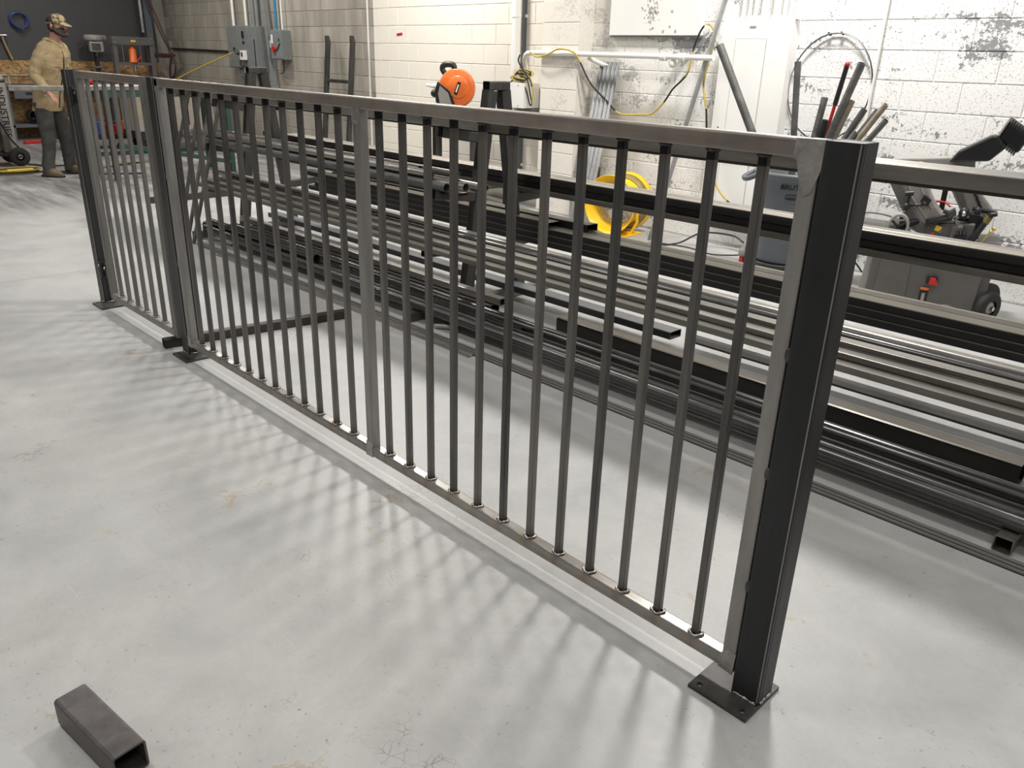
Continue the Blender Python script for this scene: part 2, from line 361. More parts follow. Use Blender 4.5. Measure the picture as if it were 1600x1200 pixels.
def tag(o, label, cat, group=None, kind=None):
    if label: o['label'] = label
    if cat: o['category'] = cat
    if group: o['group'] = group
    if kind: o['kind'] = kind
    return o
def thing(name, label, cat, loc=(0, 0, 0), rz=0, group=None):
    o = bpy.data.objects.new(name, None); col.objects.link(o); o.location = loc; o.rotation_euler = (0, 0, rz); o.empty_display_size = .1
    return tag(o, label, cat, group)
def copy_tree(o, parent=None):
    c = o.copy(); col.objects.link(c); c.parent = parent
    for ch in list(o.children): copy_tree(ch, c)
    return c
def text_mesh(body, size, depth=.001, bold=.0):
    cu = bpy.data.curves.new('lettering', 'FONT'); cu.body = body; cu.size = size; cu.extrude = depth; cu.align_x = 'CENTER'; cu.align_y = 'CENTER'; cu.offset = bold
    t = bpy.data.objects.new('lettering', cu); col.objects.link(t); dg = bpy.context.evaluated_depsgraph_get()
    me = bpy.data.meshes.new_from_object(t.evaluated_get(dg)); bpy.data.objects.remove(t)
    bm = bmesh.new(); bm.from_mesh(me); bmesh.ops.triangulate(bm, faces=bm.faces)
    for _ in range(3):
        le = [e for e in bm.edges if e.calc_length() > size * .09]
        if le: bmesh.ops.subdivide_edges(bm, edges=le, cuts=1); bmesh.ops.triangulate(bm, faces=bm.faces)
    bm.to_mesh(me); bm.free(); return me
def spline(pts, n=8):
    """Catmull-Rom through pts"""
    P = [Vector(p) for p in pts]; P = [P[0] * 2 - P[1]] + P + [P[-1] * 2 - P[-2]]; o = []
    for i in range(1, len(P) - 2):
        a, b_, c, d = P[i - 1:i + 3]
        for k in range(n):
            t = k / n; o.append(.5 * ((2 * b_) + (c - a) * t + (2 * a - 5 * b_ + 4 * c - d) * t * t + (3 * b_ - a - 3 * c + d) * t ** 3))
    o.append(P[-2]); return o

# wall frame: local x along the right-hand wall, local y into the wall, z up
WA = -0.02716962; WL = 6.2697
def wp(u, d, z): return Vector((u * math.cos(WA) + (WL - d) * -math.sin(WA), u * math.sin(WA) + (WL - d) * math.cos(WA), z))
def wthing(name, label, cat, u, d=0, z=0, group=None): return thing(name, label, cat, wp(u, d, z), WA, group)
# ================================================================== SETTING
fl = MB().b2((-16.3, -7, -.1), (6, 7, 0)).build('floor', 'floor'); tag(fl, None, None, None, 'structure')
cl = MB().b2((-16.3, -7, 4.4), (6, 7, 4.5)).build('ceiling', simple('ceiling_paint', (.5, .49, .46), .8)); tag(cl, None, None, None, 'structure')
lw = MB().b2((-16.3, -7.1, 0), (6, -7, 4.4)).build('wall_left', simple('far_wall_paint', (.55, .53, .5), .8)); tag(lw, None, None, None, 'structure')
fr = MB().b2((6, -7, 0), (6.1, 7, 4.4)).build('wall_front', simple('front_wall_paint', (.55, .53, .5), .8)); tag(fr, None, None, None, 'structure')
WR = MB().b2((-9.42, .006, 0), (7.2, .2, 4.4)).build('wall_right', 'paint'); tag(WR, None, None, None, 'structure')
WR.location = wp(0, 0, 0); WR.rotation_euler = (0, 0, WA)
MB().b2((-16.5, .007, 0), (-9.42, .2, 4.4)).build('mortar_backing', 'mortar', WR)
MB().b2((-16.5, 0, 2.245), (-9.42, .01, 4.4)).build('upper_wall', 'bare', WR)
B0 = .4064; CH = .2032
def block_mb(w_=.3985, h=.1965):
    x, z, c = w_ / 2, h / 2, .004
    q = MB(); o = [(-x, -z), (x, -z), (x, z), (-x, z)]; i = [(-x + c, -z + c), (x - c, -z + c), (x - c, z - c), (-x + c, z - c)]
    vs = [(a, .03, b_) for a, b_ in o] + [(a, .004, b_) for a, b_ in o] + [(a, 0, b_) for a, b_ in i]
    fs = [(8, 9, 10, 11)] + [(k, (k + 1) % 4, 4 + (k + 1) % 4, 4 + k) for k in range(4)] + [(4 + k, 4 + (k + 1) % 4, 8 + (k + 1) % 4, 8 + k) for k in range(4)]
    return q.add(vs, fs)
proto = {}
for nm, mt_ in (('p', 'paint'), ('b', 'bare')):
    o = block_mb().build('block', mt_, WR); proto[nm] = o.data; bpy.data.objects.remove(o)
cells = []
for k in range(11):
    z = .01 + CH * (k + .5)
    for n in range(-36, 6):
        u = -2.578 + B0 * (n + .5) + (B0 / 2 if k % 2 else 0)
        if u < -16.2 or u > -.6: continue
        if -6.2 < u < -5.55 and True:
            if -6.05 < u < -5.7: continue
        cells.append((u, z))
cells.sort(key=lambda c: -c[0])
rest = MB(); bm_ = block_mb(); cnt = 0
for u, z in cells:
    bare = u < -9.42
    if abs(u + 9.42) < .2:   # this block straddles the edge of the painted part: build it as two cut pieces
        for m_, a, b_ in (('bare', u - .19925, -9.42), ('paint', -9.42, u + .19925)):
            if b_ - a > .03: o = MB().b2((a, 0, z - .09825), (b_, .03, z + .09825)).build('block', m_, WR); cnt += 1
        continue
    if cnt < 280:
        o = bpy.data.objects.new('block', proto['b' if bare else 'p']); col.objects.link(o); o.parent = WR; o.location = (u, 0, z); cnt += 1
    else: rest.add([(a + u, b_, c + z) for a, b_, c in bm_.v], bm_.f)
o = rest.build('far_blocks', 'bare', WR); o['kind'] = 'stuff'
# pilaster of single wide blocks
PC = (-6.125 - 5.63) / 2
pb = block_mb(.488, .1965)
fr_ = block_mb(.488, .1965)
cm = MB().b2((PC - .25, -.193, 0), (PC + .25, .01, 4.4)).build('pilaster_core', 'paint', WR)
pme = None
for k in range(11):
    if pme is None:
        q = MB().b2((-.2475, -.2, -.0985), (.2475, .02, .0985)); o = q.build('block', 'paint', WR, bevel=.004); pme = o.data
    else: o = bpy.data.objects.new('block', pme); col.objects.link(o); o.parent = WR
    o.location = (PC, 0, .01 + CH * (k + .5))
# control joint beside the bare blocks: a pale sealant bead
j = MB().b2((-9.565, -.006, 0), (-9.535, .01, 4.4)).build('trim_1', 'white'); tag(j, None, None, None, 'structure'); j.location = wp(0, 0, 0); j.rotation_euler = (0, 0, WA)
# back wall: block wall lined with strand board below and pegboard above
BW = MB().b2((-16.45, -7, 0), (-16.25, 7, 4.4)).build('wall_back', 'bare'); tag(BW, None, None, None, 'structure')
for k in range(6):
    y1 = 6.52 - 1.22 * k; y0 = y1 - 1.214
    MB().b2((-16.25, y0, .0), (-16.232, y1, 1.24)).build('strand_board_panel', 'osb', BW)
    MB().b2((-16.25, y0, 1.245), (-16.238, y1, 2.465)).build('pegboard_panel', 'peg', BW)
    MB().b2((-16.25, y0, 2.47), (-16.238, y1, 3.69)).build('pegboard_panel', 'peg', BW)

# ================================================================== FENCE
FY = 1.545; RT = .0385; H = 1.372
F = thing('steel_fence_panel', 'long raw steel railing with square balusters, two posts and welded base plates', 'fence')
GY = FY + RT / 2
def rail(x0, x1, z, name, mt_, par): return MB().hollow((x0, GY, z), (x1, GY, z), RT, RT, .003).build(name, mt_, par)
rail(-3.945, -.715, H - RT / 2, 'top_rail', 'rail', F); rail(-3.945, -.715, .1 - RT / 2, 'bottom_rail', 'railb', F)
def stile(x, par, z0=.1, z1=H - RT, mt_='stile'): return MB().hollow((x, GY, z0), (x, GY, z1), RT, RT, .003, up=(0, 1, 0)).build('stile', mt_, par)
stile(-.734, F, .062, H); stile(-2.312, F); stile(-3.926, F, .062, H)
def ring_weld(x, z, r=.019, up=1, seed=0):
    q = MB(); rnd = random.Random(seed); n = 20; pts = []; rr = []
    for i in range(n):
        t = 2 * PI * i / n; e = r * (1 + .12 * math.sin(4 * t)); pts.append((x + e * math.cos(t), GY + min(e, RT / 2 - .001) * math.sin(t), z)); rr.append(.0042 + rnd.uniform(-.001, .0014))
    return q.tubepath(pts, rr, 6, True)
bx_ = [-.8435 - .1240 * k for k in range(12)] + [-2.4465 - .1243 * k for k in range(12)]
for i, x in enumerate(bx_):
    o = MB().hollow((x, GY, .1), (x, GY, H - RT), .0205, .0205, .002, up=(0, 1, 0), rc=.003).build('baluster', 'bal', F)
    ring_weld(x, .103, .0165, 1, i).build('weld_bead', 'weld', o)
    if i < 8 or i % 3 == 0: ring_weld(x, H - RT - .003, .0115, -1, i + 50).build('weld_bead', 'dark', o)
# ground weld patches at the joints
def patch(pts, y, name='ground_weld', mt_='grind', par=F, t=.0018):
    return MB().prism(pts, 1, y - t, y + .001).build(name, mt_, par)
patch([(-.77, H), (-.706, H + .001), (-.703, 1.335), (-.711, 1.31), (-.722, 1.272), (-.735, 1.262), (-.752, 1.29), (-.762, 1.33), (-.772, 1.335)], FY)
patch([(-.757, .06), (-.716, .055), (-.713, .12), (-.735, .128), (-.756, .103)], FY)
patch([(-2.335, 1.345), (-2.29, 1.35), (-2.288, 1.31), (-2.3, 1.285), (-2.331, 1.29)], FY, t=.0012)
patch([(-2.336, .058), (-2.29, .06), (-2.292, .115), (-2.31, .125), (-2.331, .12)], FY)
patch([(-3.946, .062), (-3.905, .062), (-3.907, .115), (-3.945, .12)], FY)
# half-round weld tacks between end stile and post
for z in (.93, .64, .33): MB().ball((-.712, FY, z), .017, 10, (.5, .2, 1)).build('weld_tack', 'plate', F)
def post(x0, y0, par, plate, seed, zt=H):
    """square post with its welded base plate; plate = (x0, x1, y0, y1)"""
    p = MB().hollow((x0 + .0381, y0 + .0381, .008), (x0 + .0381, y0 + .0381, zt), .0762, .0762, .005, up=(0, 1, 0), rc=.006).build('post', 'post', par)
    MB().b2((x0 + .004, y0 + .004, zt - .004), (x0 + .0722, y0 + .0722, zt - .0008)).build('post_cap', 'plate', p)
    MB().b2((x0 + .0712, y0 - .0006, .02), (x0 + .0738, y0 + .002, zt - .002)).build('edge_highlight', 'stile', p)  # bright strip painted in as the highlight along the post corner
    MB().b2((x0 + .0756, y0 + .016, .02), (x0 + .0767, y0 + .0185, zt - .002)).build('seam_line', 'plate', p)
    a, b_, c, d = plate; q = MB()
    # plate as outer rectangle with four drilled holes
    hs = [(a + .022, c + .022), (b_ - .022, c + .022), (a + .022, d - .022), (b_ - .022, d - .022)]
    from mathutils.geometry import delaunay_2d_cdt
    pts = [Vector(t) for t in ((a, c), (b_, c), (b_, d), (a, d))]; loops = [list(range(4))]
    for hx, hy in hs:
        k = len(pts); pts += [Vector((hx + .0075 * math.cos(2 * PI * i / 12), hy + .0075 * math.sin(2 * PI * i / 12))) for i in range(12)]; loops.append(list(range(k, k + 12)))
    ed = [(l[i], l[(i + 1) % len(l)]) for l in loops for i in range(len(l))]
    vo, _, fo, *_ = delaunay_2d_cdt(pts, ed, [], 0, 1e-6)
    keep = [f for f in fo if all((sum((vo[i] for i in f), Vector((0, 0))) / 3 - Vector(h_)).length > .0072 for h_ in hs)]
    n = len(vo); q.add([(p_[0], p_[1], .0095) for p_ in vo] + [(p_[0], p_[1], .0) for p_ in vo], [tuple(f) for f in keep] + [tuple(i + n for i in f)[::-1] for f in keep] + [(i, j, j + n, i + n) for l in loops for i, j in ((l[t], l[(t + 1) % len(l)]) for t in range(len(l)))])
    q.build('base_plate', 'plate', p)
    rnd = random.Random(seed); wl_ = []; rr = []
    for (xa, ya), (xb, yb) in (((x0, y0), (x0 + .0762, y0)), ((x0 + .0762, y0), (x0 + .0762, y0 + .0762))):
        pts_ = [(xa + (xb - xa) * i / 14, ya + (yb - ya) * i / 14, .012 + rnd.uniform(-.001, .0015)) for i in range(2, 14)]
        MB().tubepath(pts_, [.004 + rnd.uniform(-.0012, .0016) for _ in pts_], 6).build('weld_bead', 'weld', p)
    return p
post(-.711, FY - .004, F, (-.799, -.631, 1.480, 1.648), 1)
post(-4.036, FY + .0, F, (-4.036, -3.868, 1.49, 1.658), 2)
for z in (1.33, .93, .5, .115): MB().b2((-3.962, FY + .004, z - .018), (-3.944, FY + .02, z + .018)).build('weld_tack', 'weld', F, .003)
# far post with the hinges
FP = thing('gate_post', 'dark steel gate post with base plate at the far left end of the railing', 'post')
post(-5.262, FY, FP, (-5.235, -5.067, 1.487, 1.655), 3)
# gate
G = thing('steel_gate', 'narrow raw steel gate with seven balusters hung on the far left post', 'gate')
g0, g1 = -5.050, -4.078; GY2 = GY
def bar(name, a, b_, w_, par, mt_, up=(0, 1, 0)): return MB().hollow(a, b_, w_, w_, .003, up=up).build(name, mt_, par)
bar('top_rail', (g0 + RT, GY2, H - RT / 2), (g1 - RT, GY2, H - RT / 2), RT, G, 'rail', (0, 0, 1)); bar('bottom_rail', (g0 + RT, GY2, .087), (g1 - RT, GY2, .087), RT, G, 'stile', (0, 0, 1))
for x in (g0 + RT / 2, g1 - RT / 2): bar('stile', (x, GY2, .068), (x, GY2, H), RT, G, 'gate')
for k in range(7):
    x = -4.905 + .1262 * k
    o = MB().hollow((x, GY2, .106), (x, GY2, H - RT), .0205, .0205, .002, up=(0, 1, 0), rc=.003).build('baluster', 'gate', G)
    ring_weld(x, .109, .0165, 1, k + 90).build('weld_bead', 'weld', o)
for z in (1.235, .235):
    h = MB().box((-5.118, GY2, z), (.135, .035, .075)).build('hinge', 'blackm', G, .004)
    MB().cyl((-5.118, GY2 - .022, z - .05), (-5.118, GY2 - .022, z + .05), .014).build('hinge_barrel', 'black', h)
    for dx in (-.045, .05): MB().cyl((-5.118 + dx, GY2 - .02, z + .018), (-5.118 + dx, GY2 - .026, z + .018), .008).build('hinge_bolt', 'chrome', h)
patch([(g1 - .045, H), (g1 - .002, H), (g1 - .004, 1.27), (g1 - .02, 1.25), (g1 - .038, 1.28)], GY2 - RT / 2, par=G)
# spacer tube lying under the gate and out behind the railing
q = MB().hollow((-4.17, 1.50, .026), (-4.012, 2.56, .026), .0508, .0508, .003); o = q.build('square_tube', 'tubeb'); tag(o, 'square steel tube on the floor passing under the gate end beside the middle post', 'steel tube')
# offcut in the foreground
a = Vector((-1.72, .302, .0382)); d = Vector((.262, .036, 0)).normalized()
q = MB().hollow(a - d * .035, a + d * .235, .0762, .0762, .005, rc=.008); o = q.build('tube_offcut', 'offcut'); tag(o, 'short rusty square tube offcut alone on the open floor in the foreground', 'tube offcut')
# ================================================================== STEEL RACK
def stand(x, label):
    """A-frame cantilever stand: base tube along y, two legs, cap, three arms on each side"""
    t = thing('steel_rack_stand', label, 'rack', (x, 3.5, 0), 0, 'A-frame stands of the steel rack')
    MB().hollow((0, -.71, .03), (0, .71, .03), .06, .06, .004).build('base_tube', 'tube', t)
    MB().hollow((0, -.085, 1.346), (0, .085, 1.346), .06, .052, .003).build('cap_tube', 'dark', t)
    for s_ in (-1, 1):
        MB().hollow((0, s_ * .24, .062), (0, s_ * .055, 1.32), .06, .08, .003, up=(0, 1, 0)).build('leg', 'dark', t)
        for z, y0, y1, dz in ((1.053, .16, .44, .045), (.705, .175, .5, .04), (.375, .2, .575, .038)):
            if s_ > 0 and z == .705: z, dz = .665, .012
            MB().hollow((0, s_ * y0, z), (0, s_ * y1, z + dz), .05, .062, .003).build('arm', 'dark', t)
    return t
stand(-.43, 'A-frame rack stand at the right edge of the photo behind the near post')
stand(-3.71, 'A-frame rack stand in the middle with its cap beside the white junction box')
stand(-6.69, 'A-frame rack stand furthest left with its cap in front of the grey electrical boxes')
def tube(y, z, x0, x1, w_, h, mt_, label, group, name='steel_tube', dy=0, dz=0, cat='steel tube'):
    """rectangular tube lying along x: y,z are the near lower edge"""
    o = MB().hollow((x0, y + w_ / 2, z + h / 2), (x1, y + w_ / 2 + dy, z + h / 2 + dz), w_, h, .003, rc=min(w_, h) * .14).build(name, mt_); return tag(o, label, cat, group)
def pipe(y, z, r, x0, x1, mt_, label, group, name='steel_pipe', dy=0, dz=0):
    o = MB().pipe((x0, y, z), (x1, y + dy, z + dz), r, .003, 18).build(name, mt_); return tag(o, label, 'steel pipe', group)
XR = .55
# near side, top arms: narrow tubes laid side by side
for k in range(7): tube(3.10 + .0285 * k, 1.124 + .0015 * (6 - k) * 0 , -7.9, XR, .0275, .057, 'tube', ('front', 'second', 'third', 'middle', 'third from the back', 'second from the back', 'back')[k] + ' tube of the seven narrow ones on the near top arms', 'narrow tubes on the near top arms')
tube(3.068, 1.126, -7.6, -3.35, .028, .05, 'tubel', 'bright short tube in front on the near top arms, ending at the middle stand', None)
# far side, top arms stay empty; far side middle arms
for k in range(2):
    tube(3.725 + .078 * k, .772, -7.1 + .35 * k, XR, .076, .044, 'tubed' if k == 0 else 'tube', ('black-sided', 'grey')[k] + ' flat tube in the %s row on top of the far middle arms' % ('front', 'back')[k], None)
    tube(3.735 + .078 * k, .735, -6.9, XR, .07, .034, 'tubed', ('front', 'back')[k] + ' dark tube of the lower layer on the far middle arms', None)
for k in range(2): tube(3.71 + .09 * k, .702, -6.95, XR, .085, .031, 'tube', ('front', 'back')[k] + ' brown tube lowest on the far middle arms', None)
tube(3.125, 1.109, -7.5, XR, .1, .013, 'tubeb', 'dark rusty flat bar under the narrow tubes on the near top arms', None, 'flat_bar', cat='steel bar')
# far side low arms: wide black-faced tubes stacked three high
for j in range(3):
    for k in range(2):
        tube(3.635 + .104 * k + .002 * j, .405 + .0385 * j, -6.2 + .1 * j + .2 * k, XR, .1016, .038, 'tubed', '%s tube of the %s row in the stack on the far low arms' % (('bottom', 'middle', 'top')[j], ('front', 'back')[k]), None)
tube(3.64, .521, -6.3, -3.36, .1016, .038, 'tubed', 'shorter black tube lying on the far low stack with its mitred end showing', None)
tube(3.75, .521, -6.0, -3.14, .1016, .046, 'tubed', 'shorter black tube at the back of the far low stack with a square open end', None)
# near side middle arms: round pipes ending at the middle stand
for k, (y, z, r, x1, m_) in enumerate(((3.03, .792, .026, -3.62, 'pipeend'), (3.092, .800, .027, -3.52, 'tubel'), (3.155, .80, .026, -3.66, 'tube'), (3.21, .796, .02, -3.47, 'tubel'), (3.06, .845, .024, -3.8, 'tubel'), (3.12, .851, .023, -3.98, 'tubel'), (3.18, .848, .021, -3.7, 'tube'))):
    pipe(y, z, r, -7.6 + .13 * k, x1, m_, None, None)['label'] = ('rusty grey pipe end lowest at the front on the near middle arms', 'second pipe from the front on the near middle arms', 'third pipe from the front on the near middle arms', 'thin pipe at the back on the near middle arms', 'upper bright pipe at the front on the near middle arms', 'upper bright pipe in the middle of the near middle arms', 'upper grey pipe at the back on the near middle arms')[k]
tube(3.04, .748, -5.6, -3.55, .09, .016, 'tubed', 'flat black bar under the pipes on the near middle arms', None, 'flat_bar', cat='steel bar')
# near side low arms: a bed of tubes with narrower ones stepped on top
for k in range(5): tube(2.885 + .0625 * k, .428 + .003 * (k % 2), -6.75 + .07 * (k % 3), XR, .0605, .030, 'tubee', ('front', 'second', 'middle', 'fourth', 'back')[k] + ' flat grey tube of the bottom bed on the near low arms', 'bed of flat tubes on the near low arms')
for k in range(4): tube(2.94 + .062 * k, .462 + .003 * (k % 2), -6.7 + .05 * k, XR, .060, .024, 'tubee', ('front', 'second', 'third', 'back')[k] + ' flat grey tube of the second layer on the near low arms', 'second layer of flat tubes on the near low arms')
tube(3.005, .489, -6.6, XR, .061, .020, 'tubee', 'front flat tube of the third layer on the near low arms', None)
pipe(3.10, .504, .0175, -6.6, XR, 'pipe', 'shiny blue-black pipe lying on the near low bed of tubes', None)
tube(3.13, .486, -6.9, XR, .05, .045, 'tubel', 'bright tube at the back of the near low bed', None)
tube(3.09, .523, -6.85, -3.66, .05, .022, 'tube', 'short grey tube on top of the near low bed ending at the middle stand', None)
# floor level
tube(3.335, .0, -2.98, -.53, .1016, .098, 'tubeg', 'big black square tube on the floor inside the rack with a lit tan top', None, 'square_tube')
M['tubeh'] = steel('blue_lit_top_tube_steel', (.03, .03, .033), (.06, .06, .064), (.3, .5), .4, (.12, 1, 1), toplight_or_dust=.75, lit_col=(.40, .42, .45))  # bluish overhead light painted into the colour of the top face
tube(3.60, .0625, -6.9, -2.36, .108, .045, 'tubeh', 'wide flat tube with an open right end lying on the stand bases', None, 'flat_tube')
tube(3.66, .061, -2.3, -.42, .115, .012, 'dark', 'dark flat bar lying on the stand bases behind the big square tube', None, 'flat_bar', cat='steel bar')
for k, (y, z, r, x0, x1, l) in enumerate(((2.865, .094, .033, -6.6, XR, 'front oiled pipe on the stand bases nearest the fence'), (2.932, .094, .033, -6.75, XR, 'second oiled pipe on the stand bases, touching the front one'),
        (3.06, .100, .038, -6.5, XR, 'third oiled pipe on the stand bases with a gap before it'), (2.90, .150, .028, -6.6, -4.9, 'upper grey pipe on the front oiled pipes at the left end'), (2.995, .088, .027, -6.4, -2.93, 'pipe with its open end showing between the oiled pipes'))):
    pipe(y, z, r, x0, x1, 'pipe', l, None)
pipe(3.135, .082, .02, -4.2, -.2, 'tubeb', 'thin brown rod running beside the oiled pipes on the stand bases', None, 'steel_rod')
M['rod'] = M['tubeb']
tube(3.125, .14, -6.5, -3.25, .06, .045, 'tubel', 'bright square tube above the oiled pipes with its open end by the middle stand', None, 'square_tube')
tube(3.10, .062, -6.3, -3.3, .07, .076, 'tubed', 'dark tube under the bright square tube on the stand bases', None, 'square_tube')
M['track'] = steel('dusty_track_steel', (.14, .135, .13), (.22, .215, .205), (.5, .65), .3, (.12, 1, 1))
# track bars and channel on the floor in front of the rack
o = MB().b2((-6.45, 2.700, 0), (XR, 2.768, .002)).build('base_strip', 'black'); tag(o, 'thin black strip under the three flat bars before the rack', 'steel strip')
for k, (y0, w_, h) in enumerate(((2.702, .012, .011), (2.724, .016, .011), (2.750, .018, .011))):
    o = MB().b2((-6.45, y0, .002), (XR, y0 + w_, h)).build('flat_bar', 'track', bevel=.0015)
    tag(o, ('front', 'middle', 'back')[k] + ' flat bar of three laid side by side on the floor before the rack', 'steel bar')
q = MB().prism([(2.655, 0), (2.655, .012), (2.667, .012), (2.672, .004), (2.683, .004), (2.688, .012), (2.700 - .002, .012), (2.698, 0)], 0, -6.0, -3.0); o = q.build('steel_channel', 'tubel'); tag(o, 'thin pale channel strip on the floor ending halfway along the rack', 'steel channel')
# flat bars leaning on the end stand of the rack
for k, (x, dx) in enumerate(((-6.96, .2), (-6.77, -.02), (-6.56, .05), (-6.38, .12))):
    o = MB().hollow((x - dx, 2.70, .004), (x, 3.045, 1.26), .022, .028, .002, up=(1, 0, 0)).build('square_bar', 'tube')
    tag(o, ('first', 'second', 'third', 'fourth')[k] + ' from the left of four square bars leaning on the left stand of the rack', 'steel bar', 'square bars leaning on the rack stand')
# scraps below the middle stand
o = MB().cyl((-3.5, 2.84, .016), (-3.4, 2.9, .022), .016).build('scrap_offcut', 'conduit'); tag(o, 'small bright metal scrap under the pipes by the middle stand base', 'scrap')
# ================================================================== ON THE RIGHT-HAND WALL
def cord(name, pts, r, mt_, label, cat='cord', par=None, n=6):
    o = MB().tubepath(spline(pts, 7), r, n).build(name, mt_, par)
    return tag(o, label, cat) if par is None else o
# big vertical pipe
t = wthing('wall_pipe', 'thick white vertical pipe on the wall left of the junction box', 'pipe', -6.63)
MB().cyl((0, -.085, 0), (0, -.085, 4.35), .052, n=20).build('pipe', 'white', t)
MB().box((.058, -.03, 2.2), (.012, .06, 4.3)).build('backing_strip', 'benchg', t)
for z in (.4, 1.9): MB().b2((-.08, -.03, z), (.08, 0, z + .03)).cyl((0, -.085, z), (0, -.085, z + .03), .057, n=20).build('strap', 'white', t)
# junction box
t = wthing('junction_box', 'white metal junction box with cables heaped on top', 'electrical box', -6.46, 0, 1.145)
MB().b2((-.14, -.24, -.12), (.14, -.02, .122)).build('body', 'whitem', t, .003)
MB().b2((-.145, -.252, -.122), (.145, -.24, .124)).build('cover', 'whitem', t, .002)
for sx in (-.1, .06):
    for sz in (-.1, .1): MB().cyl((sx, -.252, sz), (sx, -.256, sz), .005, n=8).build('screw', 'dark', t)
MB().b2((-.09, -.12, -.17), (.13, 0, -.12)).build('bracket', 'elec', t)
# horizontal conduit with bend down into the junction box
t = wthing('horizontal_conduit', 'white horizontal conduit running over the pilaster to the breaker panel', 'conduit', 0)
MB().tubepath([(-6.42, -.13, 1.26), (-6.42, -.13, 1.40)] + [(-6.42 + .13 * (1 - math.cos(a)), -.13 - .1 * math.sin(a) * .8, 1.42 + .14 * math.sin(a)) for a in [PI / 2 * i / 7 for i in range(8)]] + [(-6.2, -.232, 1.563), (-4.08, -.215, 1.553)], .0235, 12).build('conduit', 'white', t)
for u in (-4.62, -4.42): MB().cyl((u, -.22, 1.553), (u + .06, -.22, 1.553), .034).build('coupling', 'white', t)
MB().b2((-4.56, -.22, 1.54), (-4.48, 0, 1.57)).ball((-4.5, -.2, 1.5), .035).build('strap', 'white', t)
MB().tubepath([(-5.5, -.2, 1.53), (-5.35, -.05, 1.45), (-5.3, 0, 1.43)], .02, 8).build('support_arm', 'white', t)
# white board hung high on the wall
t = wthing('wall_board', 'white painted board fixed high on the wall with a worn patch', 'board', -4.865, 0, 1.9)
MB().b2((-.51, -.06, -.17), (.51, 0, .5)).build('board', 'whitem', t, .004)
MB().b2((-.505, -.05, -.184), (.505, -.0, -.172)).build('bottom_rail', 'elec', t)
q = MB(); rnd = random.Random(4)
for i in range(70):
    x = rnd.gauss(-.03, .05); z = rnd.gauss(.02, .08); a = rnd.uniform(0, PI)
    if z < -.15: continue
    n = 6; s_ = rnd.uniform(.004, .016)
    q.prism([(x + s_ * rnd.uniform(.4, 1) * math.cos(2 * PI * i_ / n), z + s_ * 1.3 * rnd.uniform(.4, 1) * math.sin(2 * PI * i_ / n)) for i_ in range(n)], 1, -.0608, -.06)
for x, z in ((.2, .02), (.19, -.1), (.2, .2), (.25, -.14), (.12, -.14)):
    q.prism([(x + .018 * rnd.uniform(.4, 1) * math.cos(2 * PI * i_ / 7), z + .02 * rnd.uniform(.4, 1) * math.sin(2 * PI * i_ / 7)) for i_ in range(7)], 1, -.0608, -.06)
q.build('worn_patch', 'seam', t)['kind'] = 'stuff'
# upper breaker panel and conduits above
t = wthing('breaker_panel', 'large white breaker panel with a tall door below a row of conduits', 'electrical panel', -3.73, 0, 1.36)
MB().b2((-.29, -.15, -.46), (.27, 0, .485)).build('body', 'whitem', t)
MB().b2((-.33, -.162, -.47), (.29, -.15, .49)).build('cover', 'whitem', t, .003)
d = MB().b2((-.19, -.167, -.42), (.085, -.161, .34)).build('door', 'whitem', t, .0015)
MB().b2((-.195, -.1635, -.425), (.09, -.1615, .345)).build('door_seam', 'seam', t)
MB().b2((-.075, -.169, .43), (-.02, -.162, .438)).build('nameplate', 'seam', t)
q = MB().b2((-.272, -.1635, -.40), (-.248, -.162, -.33)); q.build('rating_label', 'whitem', t)
MB().b2((-.268, -.1642, -.395), (-.252, -.1634, -.378)).b2((-.266, -.1642, -.37), (-.254, -.1634, -.366)).b2((-.268, -.1642, -.355), (-.256, -.1634, -.345)).build('label_print', 'print', t)
for k, (u, r) in enumerate(((-3.945, .014), (-3.885, .014), (-3.83, .018), (-3.745, .032), (-3.64, .032), (-3.572, .017), (-3.515, .017), (-3.455, .018))):
    c = wthing('conduit', ('leftmost thin', 'second thin', 'third', 'left thick', 'right thick', 'sixth', 'seventh', 'rightmost')[k] + ' white conduit rising from the breaker panel top', 'conduit', u, .07, 1.846, 'conduits above the breaker panel')
    MB().cyl((0, 0, 0), (0, 0, 2.5), r, n=12).build('tube', 'white', c)
    MB().cyl((0, 0, 0), (0, 0, .03), r * 1.45, n=12).build('connector', 'white', c)
# lower breaker panel
t = wthing('lower_panel', 'white metal panel low on the wall beneath the breaker panel', 'electrical panel', -3.76, 0, .55)
MB().b2((-.3, -.1, -.36), (.33, 0, .36)).build('body', 'whitem', t, .003)
MB().b2((-.215, -.1025, -.17), (.075, -.1, .3)).build('door_seam', 'seam', t); MB().b2((-.211, -.105, -.166), (.071, -.1, .296)).build('door', 'whitem', t, .002)
# thin conduit on the right
t = wthing('thin_conduit', 'thin white vertical conduit on the wall right of the wire hoop', 'conduit', -2.79)
MB().cyl((0, -.03, .2), (0, -.03, 4.3), .011).build('tube', 'white', t)
